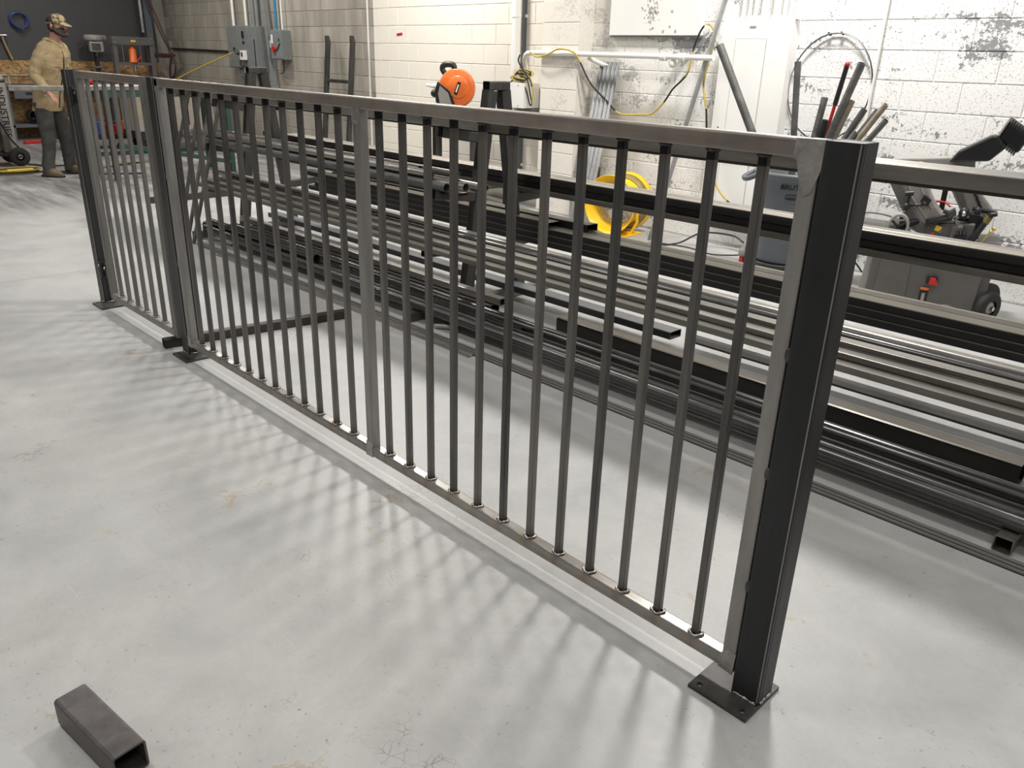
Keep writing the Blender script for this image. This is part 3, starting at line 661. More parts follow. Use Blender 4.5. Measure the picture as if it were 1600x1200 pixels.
# wire hoop
t = wthing('wire_hoop', 'large dark wire hoop hung on the flaking wall', 'hoop', -3.13, .0, 1.36)
pts = [(.335 * math.cos(2 * PI * i / 48) * (1 + .03 * math.sin(4 * PI * i / 48)), -.03 - .012 * math.sin(2 * PI * i / 16), .39 * math.sin(2 * PI * i / 48)) for i in range(48)]
MB().tubepath(pts, .0055, 6, True).build('wire', 'dark', t)
pts = [(.33 * math.cos(2 * PI * i / 48) + .004, -.045, .385 * math.sin(2 * PI * i / 48) + .006) for i in range(4, 34)]
MB().tubepath(pts, .004, 6).build('second_turn', 'conduit', t)
for a in (1.45, 1.75): MB().box((.335 * math.cos(a), -.035, .39 * math.sin(a)), (.03, .02, .012), (0, .6, 0)).build('tie', 'dark', t)
# leaning galvanised tube, corrugated sheets
o = MB().pipe((-4.243, 5.967, 0), wp(-4.062, .05, 2.32), .02, .003).build('leaning_conduit', 'conduit'); tag(o, 'long galvanised tube leaning on the wall left of the breaker panel', 'conduit')
t = wthing('corrugated_sheet', 'bundle of corrugated galvanised sheets standing against the pilaster side', 'metal sheet', -5.36)
for k in range(2):
    q = MB(); n = 34; vs = []
    for zt, yy in ((0, -.30 - .03 * k), (1.5 - .03 * k, -.06 - .03 * k)):
        for side in (0, 1):
            for i in range(n + 1):
                x = -.105 + .235 * i / n; vs.append((x + .01 * k + (.02 if zt else -.05), yy - .014 * math.sin(2 * PI * i / n * 4.5) - side * .002, zt))
    m_ = n + 1; fs = []
    for i in range(n):
        fs += [(i, i + 1, 2 * m_ + i + 1, 2 * m_ + i), (m_ + i + 1, m_ + i, 3 * m_ + i, 3 * m_ + i + 1), (2 * m_ + i, 2 * m_ + i + 1, 3 * m_ + i + 1, 3 * m_ + i)]
    q.add(vs, fs, True).build('sheet', 'sheet', t)
# extension cord: yellow and black, over the conduit, sagging, hook, down
cy = [(-6.42, -.27, 1.56), (-6.3, -.27, 1.59), (-6.2, -.27, 1.575)]
t = wthing('extension_cord', 'yellow and black extension cord draped from the conduit to a wall hook', 'cord', 0)
S_ = spline([(-6.22, -.275, 1.57), (-6.12, -.275, 1.525), (-5.98, -.275, 1.545), (-5.82, -.275, 1.6), (-5.66, -.27, 1.585), (-5.58, -.255, 1.53), (-5.45, -.2, 1.31), (-5.28, -.15, 1.16), (-5.11, -.14, 1.05), (-4.86, -.14, 1.055), (-4.72, -.14, 1.075), (-4.6, -.14, 1.18), (-4.52, -.14, 1.29), (-4.43, -.14, 1.37), (-4.37, -.14, 1.45), (-4.35, -.12, 1.65), (-4.3, -.1, 1.79), (-4.23, -.1, 1.81), (-4.17, -.1, 1.72), (-4.19, -.11, 1.55), (-4.21, -.13, 1.35), (-4.14, -.15, 1.15), (-4.1, -.16, .95), (-4.05, -.17, .72), (-3.9, -.18, .5), (-3.68, -.2, .35), (-3.5, -.2, .2), (-3.3, -.25, .02)], 8)
segs = [(0, 42, 'cordy'), (42, 62, 'black'), (62, 88, 'cordy'), (88, 108, 'black'), (108, 118, 'cordy'), (118, 130, 'black'), (130, 168, 'cordy'), (168, 182, 'black'), (182, 196, 'cordy'), (196, 217, 'black')]
for a, b_, m_ in segs:
    if b_ - a > 1 and a < len(S_) - 1: MB().tubepath(S_[a:min(b_ + 1, len(S_))], .0085, 8).build('cord_length', m_, t)
MB().box((-4.255, -.06, 1.77), (.02, .12, .02)).box((-4.255, -.12, 1.785), (.02, .012, .05)).build('hook', 'white', t)
# cable bundle on the junction box
t = wthing('cable_bundle', 'tangle of yellow and black cables on top of the white junction box', 'cord', -6.46, .12, 1.28)
rnd = random.Random(2)
for k in range(6):
    pts = []; a0 = rnd.uniform(0, 6); rx = rnd.uniform(.09, .14); rz = rnd.uniform(.03, .06)
    for i in range(12):
        a = a0 + i * .55; pts.append((rx * math.cos(a) + .02 * k - .02, -.03 + .02 * math.sin(3 * a) - .01 * k, .045 + rz * math.sin(a) + .006 * k))
    MB().tubepath(spline(pts, 4), .0075, 6).build('cable', 'cordy' if k % 2 else 'black', t)
for k, (m_, pts) in enumerate((('black', [(.05, -.12, .07), (.16, -.1, .02), (.2, -.09, -.12), (.215, -.08, -.2), (.19, -.08, -.22), (.16, -.1, -.1), (.1, -.12, .02)]), ('cordy', [(.1, -.1, .09), (.2, -.09, .03), (.225, -.08, -.1), (.22, -.08, -.2)]),
        ('black', [(.08, -.14, .26), (.06, -.14, .2), (.12, -.13, .12), (.2, -.1, .02), (.22, -.09, -.04)]), ('black', [(-.1, -.05, .02), (-.2, -.08, -.06), (-.28, -.12, -.13)]))):
    MB().tubepath(spline(pts, 6), .0075, 6).build('cable', m_, t)
# dark cut angles leaning at the wall
for k, (a, b_) in enumerate((((-5.22, 6.20, 0), (-5.34, 6.33, .49)), ((-5.15, 6.27, 0), (-5.22, 6.345, .52)))):
    o = MB().hollow(a, b_, .022, .04, .004, up=(1, 0, 0)).build('steel_bar', 'dark')
    tag(o, ('shorter', 'taller')[k] + ' of two black steel bars leaning on the wall behind the yellow fan', 'steel bar')
# small red tape and screws on the painted wall
o = MB().box((0, 0, 0), (.12, .002, .03), (0, -.1, 0)).build('red_tape', 'red'); o.location = wp(-8.85, .002, 1.741); o.rotation_euler = (0, 0, WA); tag(o, 'small strip of red tape on the cream painted wall', 'tape')

# ---------------- left part of the wall
def ebox(u, z, w_, h, d, label, parts=()):
    t = wthing('electrical_box', label, 'electrical box', u, 0, z)
    MB().b2((-w_ / 2, -d, -h / 2), (w_ / 2, 0, h / 2)).build('body', 'elec', t, .004)
    MB().b2((-w_ / 2 - .004, -d - .008, -h / 2 + .01), (w_ / 2 + .004, -d, h / 2 - .012)).build('cover', 'elec', t, .003)
    return t
t = ebox(-13.24, 1.55, .38, .62, .15, 'left tall grey electrical box on the bare block wall')
MB().b2((.02, -.17, -.06), (.06, -.158, -.01)).build('latch', 'black', t)
t = ebox(-12.9, 1.56, .27, .6, .13, 'middle grey electrical box with sockets and a plugged yellow cord')
MB().b2((-.03, -.15, .12), (.03, -.138, .22)).build('breaker_slot', 'black', t); MB().b2((-.02, -.15, .04), (.03, -.138, .075)).build('breaker_slot', 'black', t)
MB().b2((-.06, -.2, -.2), (.1, -.138, -.06)).build('socket', 'whitem', t, .004); MB().b2((.02, -.205, -.15), (.06, -.2, -.09)).build('socket_face', 'black', t); MB().cyl((-.1, -.2, -.1), (-.02, -.25, -.07), .035).build('plug', 'black', t)
t = ebox(-12.55, 1.52, .34, .66, .16, 'right tall grey electrical box with a long door')
MB().b2((-.14, -.175, -.28), (.1, -.168, .16)).build('door', 'elec', t, .002); MB().b2((.085, -.18, -.26), (.1, -.17, .14)).build('door_gap', 'black', t)
t = ebox(-11.78, 1.59, .34, .4, .15, 'small grey disconnect box with a red switch')
MB().cyl((-.06, -.16, -.055), (-.06, -.19, -.055), .04).build('switch', 'red', t); MB().b2((-.15, -.162, .02), (-.1, -.158, .14)).build('paper_label', 'whitem', t)
MB().b2((.08, -.165, .05), (.1, -.158, .09)).build('latch', 'black', t); MB().box((.06, -.165, -.03), (.16, .012, .01), (0, -.7, 0)).build('lever', 'dark', t)
t = ebox(-12.1, 1.6, .15, .16, .08, 'little grey outlet box beside the red switch box'); MB().b2((-.03, -.1, -.05), (.03, -.088, .05)).build('socket_face', 'whitem', t)
t = ebox(-13.12, 1.17, .16, .15, .1, 'little grey box hanging under the left electrical box')
for k, (u, z0, r, m_) in enumerate(((-13.33, 1.85, .022, 'white'), (-12.88, 1.85, .02, 'white'), (-12.62, 1.85, .035, 'elec'), (-12.5, 1.85, .03, 'elec'), (-11.9, 1.8, .02, 'bluep'), (-11.72, 1.8, .013, 'white'))):
    o = MB().cyl((0, 0, 0), (0, 0, 2.5), r).build('conduit', M['elec'] if m_ == 'elec' else m_); o.location = wp(u, .07, z0); tag(o, ('pale conduit above the left electrical box', 'pale conduit above the middle electrical box', 'thick grey conduit above the right electrical box', 'second thick grey conduit above the right electrical box', 'blue-grey conduit above the red switch box', 'thin pale conduit above the red switch box')[k], 'conduit')
o = MB().hollow(wp(-12.42, .1, 4.3), wp(-12.05, .1, 1.0), .07, .05).build('strut_channel', 'elec'); tag(o, 'grey steel strut slanting down right of the grey electrical boxes', 'strut')
cord('flexible_conduit', [wp(-13, .1, 1.25), wp(-12.97, .1, 1.1), wp(-12.85, .1, .98), wp(-12.75, .08, .9)], .016, 'white', 'pale flexible conduit below the electrical boxes', 'conduit')
cord('hanging_cable', [wp(-11.75, .08, 1.4), wp(-11.74, .08, 1.25), wp(-11.8, .08, 1.2), wp(-11.95, .05, 1.19)], .008, 'black', 'short dark cable below the red switch box', 'cord')
cord('power_cord', [wp(-12.98, .3, 1.46), wp(-13.25, .4, 1.37), wp(-13.7, .6, 1.2), wp(-14.1, .8, 1.02), wp(-14.5, 1.1, .7), wp(-14.6, 1.2, .3)], .011, 'cordy', 'yellow cord running down left from the grey electrical boxes', 'cord')
o = MB().b2((-16.2, -.03, 0), (-13.45, 0, .03)).build('wall_rail', 'tubeb'); o.location = wp(0, 0, 1.352); o.rotation_euler = (0, .008, WA); tag(o, 'thin brown rail on the bare block wall left of the electrical boxes', 'rail')
# ladder-like frame leaning on the wall
t = wthing('ladder_frame', 'dark steel ladder frame with pointed tops leaning on the bare block wall', 'frame', -10.04, .0, 0)
for x in (-.31, .31):
    q = MB().hollow((x, -.30, 0), (x, -.13, 1.64), .07, .05, .003, up=(0, 1, 0)); q.build('upright', 'dark', t)
    MB().prism([(x - .035, 1.638), (x + .035, 1.638), (x - .01, 1.72), (x - .035, 1.72)], 1, -.155, -.105).build('pointed_top', 'dark', t)
for z in (.30, .74, 1.15): MB().hollow((-.29, -.30 + z * .104, z), (.29, -.30 + z * .104, z), .05, .045).build('rung', 'dark', t)
# chop saw on a stand
t = wthing('saw_table', 'dark steel stand carrying the orange chop saw', 'table', -7.42, .52, 0)
MB().b2((-.42, -.28, .80), (.95, .28, .84)).build('top', 'dark', t)
for x in (-.36, .33, .9):
    for y in (-.24, .24): MB().hollow((x, y, 0), (x, y, .8), .05, .05).build('leg', 'dark', t)
MB().b2((-.4, -.26, .2), (.93, .26, .22)).build('shelf', 'dark', t)
t = thing('chop_saw', 'chop saw with round orange blade guard and black motor', 'chop saw', (-6.72, 5.72, .84), .55)
MB().b2((-.25, -.16, 0), (.25, .16, .06)).build('base', 'black', t, .01)
MB().lathe([(.0, -.04), (.175, -.04), (.19, -.03), (.19, .03), (.175, .04), (0, .04)], (.04, 0, .36), 'Y', 36).build('blade_guard', 'orange', t)
MB().lathe([(.0, -.05), (.10, -.05), (.115, -.04), (.115, .0)], (.06, 0, .37), 'Y', 30).build('guard_boss', 'orange', t)
MB().box((.06, -.053, .36), (.035, .006, .13), (0, .35, 0)).build('label', 'black', t); MB().box((.06, -.057, .36), (.014, .003, .08), (0, .35, 0)).build('label_print', 'whitem', t)
q = MB(); pts = [(-.16, .42), (-.19, .33), (-.18, .22), (-.12, .1), (.0, .06), (.03, .2), (-.02, .33)]; q.prism(pts, 1, -.052, .05); q.build('lower_guard', 'black', t, .006)
q = MB(); pts = [(-.13, .38), (-.15, .3), (-.13, .2), (-.06, .12), (-.01, .12), (0, .2), (-.04, .31)]; q.prism(pts, 1, -.058, -.05); q.build('blade_disc', 'sawlight', t)
MB().cyl((-.05, .05, .4), (-.05, .24, .42), .075).build('motor', 'black', t); MB().ball((-.21, 0, .3), .04).build('motor_cap', 'black', t)
q = MB().tubepath(spline([(-.06, 0, .46), (-.12, 0, .54), (-.09, 0, .585), (0, 0, .58), (.01, 0, .52)], 6), [.03] * 25, 8); q.build('handle', 'black', t)
MB().cyl((-.3, 0, .38), (-.18, 0, .37), .012, .03).build('trigger_guide', 'whitem', t)
# hose hanging in the corner, steel column beside the pegboard
o = MB().b2((-.06, -.06, 0), (.06, .06, 4.4)).build('steel_column', 'benchg'); o.location = (-15.95, 6.28, 0); tag(o, 'tall dark steel column beside the pegboard in the corner', 'column')
o = MB().cyl((-15.88, 6.16, 1.75), (-15.86, 6.17, 4.3), .03).build('conduit', 'conduit'); tag(o, 'pale conduit down the front of the dark corner column', 'conduit')
t = thing('air_hose', 'maroon air hose looped on a hook in the back corner', 'hose', (-15.6, 6.45, 1.38))
MB().tubepath(spline([(-.3, -.28, 1.6), (-.25, -.2, 1.0), (-.1, -.1, .5), (.05, 0, .1), (.12, .05, 0)], 8), .016, 8).build('hose', 'hose', t)
MB().tubepath(spline([(-.25, -.28, 1.6), (-.2, -.2, 1.1), (-.02, -.08, .5), (.12, .0, .1)], 8), .016, 8).build('hose', 'hose', t)
for k in range(3): MB().tubepath(spline([(-.35, -.2, .02), (-.1, -.05, -.03 + .02 * k), (.15, .05, .0)], 6), .018, 8).build('hose', 'hose', t)
MB().tubepath(spline([(-.3, -.18, -.0), (-.28, -.15, -.3), (-.12, -.08, -.43), (.08, 0, -.38), (.17, .03, -.2), (.1, .03, -.02), (.0, 0, -.2), (-.05, 0, -.45)], 8), .018, 8).build('hose', 'hose', t)
# ================================================================== FAN, BIN, BANDSAW
t = thing('drum_fan', 'yellow drum fan standing on the floor by the wall', 'fan', (-4.655, 6.0, .278), .12)
MB().lathe([(.262, -.175), (.268, -.18), (.27, -.172), (.255, -.13), (.215, -.06), (.19, 0), (.215, .06), (.255, .13), (.27, .172), (.262, .176), (.245, .13), (.205, .06), (.18, 0), (.205, -.06), (.245, -.13)], (0, 0, 0), 'Y', 40, closed=True).build('drum', 'yellow', t)
MB().lathe([(.222, .062), (.226, .062), (.256, .118), (.252, .118)], (0, 0, 0), 'Y', 40).build('mesh_band', simple('fan_mesh_band', (.3, .22, .07), .5), t)
for yy, nm in ((-.07, 'front_grille'), (.07, 'back_grille')):
    q = MB()
    for r in [.04 + .021 * i for i in range(8)]: q.tubepath([(r * math.cos(2 * PI * i / 28), yy - .012 * math.cos(r * 6), r * math.sin(2 * PI * i / 28)) for i in range(28)], .0018, 4, True)
    for k in range(6): a = PI * k / 6; q.tubepath([(-.2 * math.cos(a), yy, -.2 * math.sin(a)), (.2 * math.cos(a), yy, .2 * math.sin(a))], .0025, 4)
    q.build(nm, 'chrome', t)
MB().cyl((0, -.02, 0), (0, .11, 0), .07).build('motor', 'sawgrey', t)
for k in range(4):
    a = PI / 2 * k + .4; q = MB(); ca, sa = math.cos(a), math.sin(a)
    q.add([(ca * .05 - sa * .03, -.06, sa * .05 + ca * .03), (ca * .05 + sa * .03, -.02, sa * .05 - ca * .03), (ca * .17 + sa * .06, -.01, sa * .17 - ca * .06), (ca * .17 - sa * .06, -.05, sa * .17 + ca * .06)], [(0, 1, 2, 3), (3, 2, 1, 0)]); q.build('blade', 'sawlight', t)
for s_ in (-1, 1): MB().tubepath([(s_ * .2, -.0, 0), (s_ * .21, -.0, -.16), (s_ * .17, -.02, -.258), (s_ * .1, -.04, -.262)], .016, 6).build('stand_bracket', 'yellow', t)
MB().b2((-.2, -.16, -.278), (.2, .13, -.264)).build('base', 'yellow', t, .004)
cord('fan_cable', [(-4.55, 5.85, .01), (-4.4, 5.6, .01), (-4.1, 5.75, .01), (-3.95, 5.98, .02), (-3.8, 6.12, .12), (-3.55, 6.2, .13), (-3.4, 6.15, .1)], .008, 'black', 'black cable lying on the floor right of the yellow fan')
cord('floor_cable', [(-4.3, 5.7, .01), (-4.05, 5.9, .01), (-3.8, 5.95, .01), (-3.5, 5.9, .01), (-3.15, 5.98, .08), (-3.0, 6.1, .2)], .006, 'black', 'thin dark cable running on the floor towards the bin')

BX, BY = -2.81, 5.74
ca_ = math.atan2(-BY, -BX)   # direction of the open floor from the bin
t = thing('waste_bin', 'large round grey plastic bin on a wheeled dolly, full of pipe offcuts', 'bin', (BX, BY, .13))
MB().lathe([(0, 0), (.235, 0), (.245, .02), (.285, .53), (.29, .55), (.292, .6), (.30, .63), (.315, .635), (.318, .655), (.30, .665), (.288, .66), (.27, .5), (.225, .03), (0, .03)], n=40).build('body', 'can', t)
for a in (ca_ - 1.35, ca_ + 1.8):
    c, s_ = math.cos(a), math.sin(a); q = MB().tubepath(spline([(.29 * c - .08 * s_, .29 * s_ + .08 * c, .64), (.37 * c - .06 * s_, .37 * s_ + .06 * c, .6), (.37 * c + .06 * s_, .37 * s_ - .06 * c, .6), (.29 * c + .08 * s_, .29 * s_ - .08 * c, .64)], 5), .02, 8); q.build('handle', 'can', t)
for k in range(5): a = ca_ - .9 + .45 * k; MB().lathe([(0, 0)], n=3) if False else None
def wrap(me, r0, slope, zc, ang, rr=.0, mir=1):
    for v_ in me.vertices:
        x, y, z = v_.co; a = ang + x / r0; r = r0 + slope * y + z; v_.co = (r * math.cos(a), r * math.sin(a), zc + y)
    me.update()
for body, size, zc, off in (('BRUTE', .047, .572, -.08),):
    me = text_mesh(body, size, .0015, .0006); me.transform(Matrix.Diagonal((1.17, 1, 1, 1))); wrap(me, .2965, .03, zc, ca_ + off); me.materials.append(M['print'])
    o = bpy.data.objects.new('lettering', me); col.objects.link(o); o.parent = t
# the small oval badge under the lettering and the raised arch line
q = MB(); a0 = ca_ - .075
pts = []
for i in range(24):
    u = .038 * max(-1, min(1, 1.3 * math.cos(2 * PI * i / 24))); z = .505 + .016 * max(-1, min(1, 1.4 * math.sin(2 * PI * i / 24))); a = a0 + u / .286; pts.append((.287 * math.cos(a), .287 * math.sin(a), z))
q.tubepath(pts, .0025, 4, True); q.tubepath([(.2875 * math.cos(a0 + u), .2875 * math.sin(a0 + u), .498) for u in [-.1 + .02 * i for i in range(11)]], .003, 4); q.build('badge', 'print', t)
q = MB(); q.tubepath([((.277 + .0) * math.cos(a0 + u), .277 * math.sin(a0 + u), .455 - .25 * u * u) for u in [-.7 + .07 * i for i in range(21)]], .005, 6); q.build('raised_rib', 'can', t)
t = thing('bin_dolly', 'black dolly with five castors under the grey bin', 'dolly', (BX, BY, 0))
MB().lathe([(0, .085), (.25, .085), (.262, .1), (.262, .128), (.25, .13), (0, .128)], n=32).build('platform', 'black', t)
for k in range(5):
    a = ca_ - .55 + 2 * PI / 5 * k + .0; c, s_ = math.cos(a) * .23, math.sin(a) * .23
    w_ = MB().cyl((c - .012, s_ - .01, .042), (c + .012, s_ + .01, .042), .04, n=20).build('castor_wheel', 'rubber', t)
    MB().cyl((c - .014, s_ - .012, .042), (c + .014, s_ + .012, .042), .018, n=14).build('wheel_hub', 'whitem', w_)
    MB().box((c, s_, .07), (.03, .03, .05), (0, 0, a)).build('fork', 'chrome', t)
PP = [((-3.58, 1.64), .031, 'pipeend', 'long grey pipe leaning far left out of the bin'), ((-2.925, 1.54), .023, 'pipeend', 'upright grey pipe standing straight in the bin'), ((-2.71, 1.31), .024, 'pipeend', 'grey pipe with a slotted end left of the red handle'),
      ((-2.45, 1.54), .026, 'pipeend', 'tall grey pipe leaning right out of the bin'), ((-2.40, 1.25), .022, 'pipeend', 'grey pipe with a dark open end leaning right in the bin'), ((-2.31, 1.245), .022, 'pipeend', 'short grey pipe leaning right behind the tan stick'),
      ((-2.25, 1.29), .02, 'stick', 'tan stick with a grey tip leaning furthest right in the bin'), ((-2.23, 1.19), .02, 'pipeend', 'smooth grey pipe leaning low to the right in the bin'), ((-2.60, 1.10), .02, 'pipeend', 'short grey pipe with an open end just above the fence rail'),
      ((-2.84, 1.02), .022, 'pipeend', 'lowest pipe with an open end beside the upright pipe'), ((-2.66, 1.16), .021, 'black', 'pipe with a black rubber end in the middle of the bin'), ((-2.50, 1.30), .024, 'stick', 'weathered wooden stick behind the tall grey pipe'),
      ((-2.42, 1.10), .02, 'pipeend', 'short pipe in front low among the right-leaning pipes')]
for k, ((x, z), r, m_, l) in enumerate(PP):
    bx = BX + (.0 if k == 0 else (BX - x) * .25) + (.06 if k == 0 else 0); bz = .19
    top = Vector((x, 5.70 + .03 * (k % 3) - .03 * (k % 2), z)); bot = Vector((bx, BY + .05 * ((k % 4) - 1.5), bz))
    if k == 0: bot = Vector((-2.72, BY, .2))
    if m_ == 'black':
        t = thing('pipe_offcut', l, 'pipe', group='offcuts standing in the bin'); q = top + (bot - top) * .12; MB().pipe(bot, top, r, .004).build('pipe', 'pipeend', t); MB().pipe(q, top + (top - bot) * .002, r + .003, .005).build('rubber_end', 'black', t)
    else: o = MB().pipe(bot, top, r, .004).build('wooden_stick' if m_ == 'stick' else 'pipe_offcut', m_); tag(o, l, 'stick' if m_ == 'stick' else 'pipe', 'offcuts standing in the bin')
top, bot = Vector((-2.585, 5.75, 1.53)), Vector((-2.80, 5.8, .2)); d = (bot - top)
t = thing('broom_handle', 'red handle with a black grip standing in the bin', 'handle', tuple(top)); MB().cyl(d * .2, d, .012).build('shaft', 'red', t); MB().cyl(d * .01, d * .2, .017).build('grip', 'black', t); MB().ball((0, 0, 0), .019).build('end_cap', 'red', t)
# red bristle brush with a grey head on the floor left of the bin
t = thing('floor_brush', 'small red-bristled brush with a round grey head left of the bin', 'brush', (-3.13, 5.73, 0))
MB().lathe([(0, .17), (.04, .165), (.06, .14), (.062, .1), (.0, .1)]).build('head', 'sawlight', t)
for k in range(7): a = 2 * PI * k / 7; MB().cyl((.04 * math.cos(a), .04 * math.sin(a), 0), (.035 * math.cos(a), .035 * math.sin(a), .11), .013, n=6).build('bristles', 'red', t)

# ---------------------------------------------------------------- horizontal bandsaw
S = thing('bandsaw', 'grey horizontal metal bandsaw with raised arm on a wheeled cabinet', 'bandsaw', (-1.755, 5.66, 0), .30)
q = MB()   # cabinet front: sheet with pressed arch at the right foot
out = [(-.345, 0), (-.325, .45), (.325, .45), (.31, .07), (.275, .05), (.22, .085), (.16, .10), (.10, .085), (.045, .03), (.02, 0)]
q.prism(out, 1, -.19, .19); c = q.build('cabinet', 'sawgrey', S, .004)
MB().prism([(-.29, .06), (-.275, .40), (-.10, .40), (-.09, .06)], 1, -.198, -.19).build('pressed_panel', 'sawgrey', S, .003)
MB().prism([(-.395, 0), (-.345, 0), (-.325, .45), (-.36, .45)], 1, -.15, .15).build('side_panel', 'sawlight', S)
MB().prism([(.325, .45), (.375, .45), (.365, .08), (.31, .07)], 1, -.15, .15).build('side_panel', 'sawgrey', S)
MB().box((.045, -.202, .245), (.065, .02, .05)).build('switch_plate', 'black', S); MB().prism([(.03, .225), (.085, .225), (.065, .265), (.035, .265)], 1, -.24, -.205).build('switch_flap', 'red', S)
MB().box((.015, -.195, .13), (.05, .004, .13)).build('warning_label', 'print', S); MB().box((.015, -.199, .185), (.05, .003, .018)).build('label_band', 'orange', S)
MB().box((.015, -.199, .13), (.02, .003, .05)).build('label_mark', 'sawlight', S)
for yy in (-.15, .1):
    w_ = MB().lathe([(.05, -.025), (.09, -.028), (.104, -.018), (.106, 0), (.104, .018), (.09, .028), (.05, .025)], (0, 0, 0), 'Y', 30); w_.T = Matrix.Identity(4)
    wh = w_.build('wheel', 'rubber', S); wh.location = (.395, yy, .107); wh.rotation_euler = (0, 0, .95)
    MB().lathe([(0, -.02), (.02, -.02), (.052, -.012), (.052, .012), (0, .02)], (0, 0, 0), 'Y', 20).build('hub', 'sawlight', wh)
    MB().cyl((0, -.04, 0), (0, .03, 0), .015).build('axle', 'chrome', wh)
MB.DT = Matrix(((.7283, 0, -.0141, -.0023 + .0), (0, 1, 0, 0), (.0715, 0, .9632, .0826), (0, 0, 0, 1)))   # upper works sit slightly turned on the cabinet
# tray and bed
MB().prism([(-.50, .385), (.46, .385), (.53, .40), (.53, .415), (-.50, .415)], 1, -.2, .2).build('chip_tray', 'sawgrey', S, .003)
MB().b2((-.06, -.16, .415), (.31, .12, .54)).build('bed_casting', 'sawgrey', S, .01); MB().b2((.13, -.2, .415), (.22, -.16, .53)).build('bed_boss', 'sawgrey', S, .008)
MB().box((.03, -.165, .507), (.05, .004, .035), (0, .25, 0)).build('yellow_label', 'label', S)
for k in range(3): MB().cyl((-.06 + .055 * k, -.16, .455 + .016 * k), (-.06 + .055 * k, -.205, .46 + .016 * k), .012).build('control_knob', ('black', 'red', 'chrome')[k], S)
h = MB().lathe([(.068, -.014), (.09, -.014), (.09, .014), (.068, .014)], (0, 0, 0), 'Y', 28, closed=True).build('hand_wheel', 'sawlight', S); h.location = (-.216, -.24, .487)
for k in range(3): a = 2 * PI * k / 3 + .4; MB().cyl((0, 0, 0), (.075 * math.cos(a), 0, .075 * math.sin(a)), .009).build('spoke', 'black', h)
MB().cyl((0, -.01, 0), (0, .2, 0), .014).build('screw', 'black', h)
MB().prism([(-.42, .41), (-.41, .50), (-.34, .53), (-.22, .525), (-.18, .41)], 1, -.14, .12).build('vise_body', 'sawgrey', S, .01)
# raised arm: two steep wheel covers joined by a beam behind
l = [(-.53, .93), (-.19, .93), (-.09, .74), (-.03, .66), (.04, .60), (.15, .56), (.16, .50), (-.03, .43), (-.2, .5), (-.28, .617)]
MB().prism(l, 1, -.14, -.02).build('wheel_cover', 'sawlight', S, .014)
MB().prism([(-.51, .91), (-.42, .92), (-.20, .64), (-.09, .53), (.05, .50), (-.03, .44), (-.2, .515), (-.29, .63)], 1, -.152, -.135).build('cover_face', 'sawgrey', S, .008)
MB().tubepath([(-.34, -.142, .9), (-.22, -.142, .7), (-.08, -.142, .57), (.08, -.142, .545)], .008, 6).build('pressed_rib', 'sawlight', S)
MB().tubepath([(-.25, -.142, .9), (-.15, -.142, .74), (-.05, -.142, .63)], .006, 6).build('pressed_rib', 'sawlight', S)
MB().box((-.11, -.165, .69), (.075, .035, .05), (0, .5, 0)).build('latch_plate', 'black', S, .004); MB().box((-.115, -.19, .68), (.03, .02, .014), (0, .5, 0)).build('latch', 'chrome', S)
MB().prism([(-.02, .9), (.19, .88), (.31, .71), (.43, .60), (.40, .53), (.23, .53), (.065, .74)], 1, -.02, .10).build('wheel_cover', 'sawlight', S, .014)
MB().prism([(.0, .88), (.07, .88), (.2, .66), (.26, .56), (.23, .545), (.08, .75)], 1, -.035, -.018).build('cover_face', 'sawgrey', S, .006)
for k in range(5): MB().box((.235 + .022 * k, -.026, .745 - .03 * k), (.085, .014, .008), (0, .75, 0)).build('vent_slot', 'black', S)
MB().prism([(-.5, .84), (-.45, .95), (.2, .95), (.22, .84)], 1, .0, .12).build('back_beam', 'sawlight', S, .01)
# blade guide, handles, knobs
MB().cyl((-.25, -.17, .657), (-.1, -.17, .665), .008).build('clamp_rod', 'black', S); MB().ball((-.255, -.19, .655), .027).build('ball_knob', 'black', S)
MB().cyl((-.25, -.19, .67), (-.245, -.19, .735), .012).build('tee_bar', 'black', S); MB().cyl((-.28, -.19, .738), (-.215, -.19, .742), .016).build('tee_handle', 'black', S)
MB().cyl((-.26, -.19, .63), (-.275, -.19, .59), .008).build('lever', 'chrome', S); MB().cyl((-.29, -.19, .585), (-.255, -.19, .582), .015).build('lever_knob', 'black', S)
MB().cyl((-.27, -.22, .532), (-.14, -.14, .55), .03, .022).build('motor_barrel', 'black', S)
MB().box((.02, -.17, .568), (.2, .05, .045), (0, -.2, 0)).build('guide_bar', 'black', S, .004); MB().box((.02, -.198, .572), (.14, .006, .018), (0, -.2, 0)).build('guide_slot', 'dark', S)
MB().box((.11, -.18, .61), (.06, .06, .05), (0, -.5, 0)).build('guide_bracket', 'dark', S, .006); MB().cyl((.04, -.19, .625), (.12, -.19, .61), .014).build('guide_knob', 'black', S)
MB().cyl((.12, -.15, .585), (.30, -.1, .575), .009).build('coolant_pipe', 'chrome', S); MB().cyl((.1, -.13, .565), (.3, -.08, .55), .008).build('coolant_pipe', 'black', S)
MB().tubepath(spline([(-.03, -.0, .665), (.04, .0, .655), (.09, -.02, .63)], 5), .007, 6).build('air_line', 'red', S)
MB().b2((.0, .02, .6), (.045, .06, .82)).build('stop_post', 'black', S)
MB().lathe([(.0, -.03), (.035, -.03), (.042, 0), (.035, .03), (0, .03)], (.20, -.13, .605), 'Y', 18).build('pulley', 'black', S); MB().lathe([(0, -.0), (.018, -.0), (.018, -.012), (0, -.012)], (.20, -.162, .605), 'Y', 14).build('pulley_bolt', 'chrome', S)
MB().cyl((.26, -.1, .63), (.44, -.08, .60), .014).build('black_shaft', 'black', S); MB().ball((.30, -.12, .62), .026).build('pivot_casting', 'black', S)
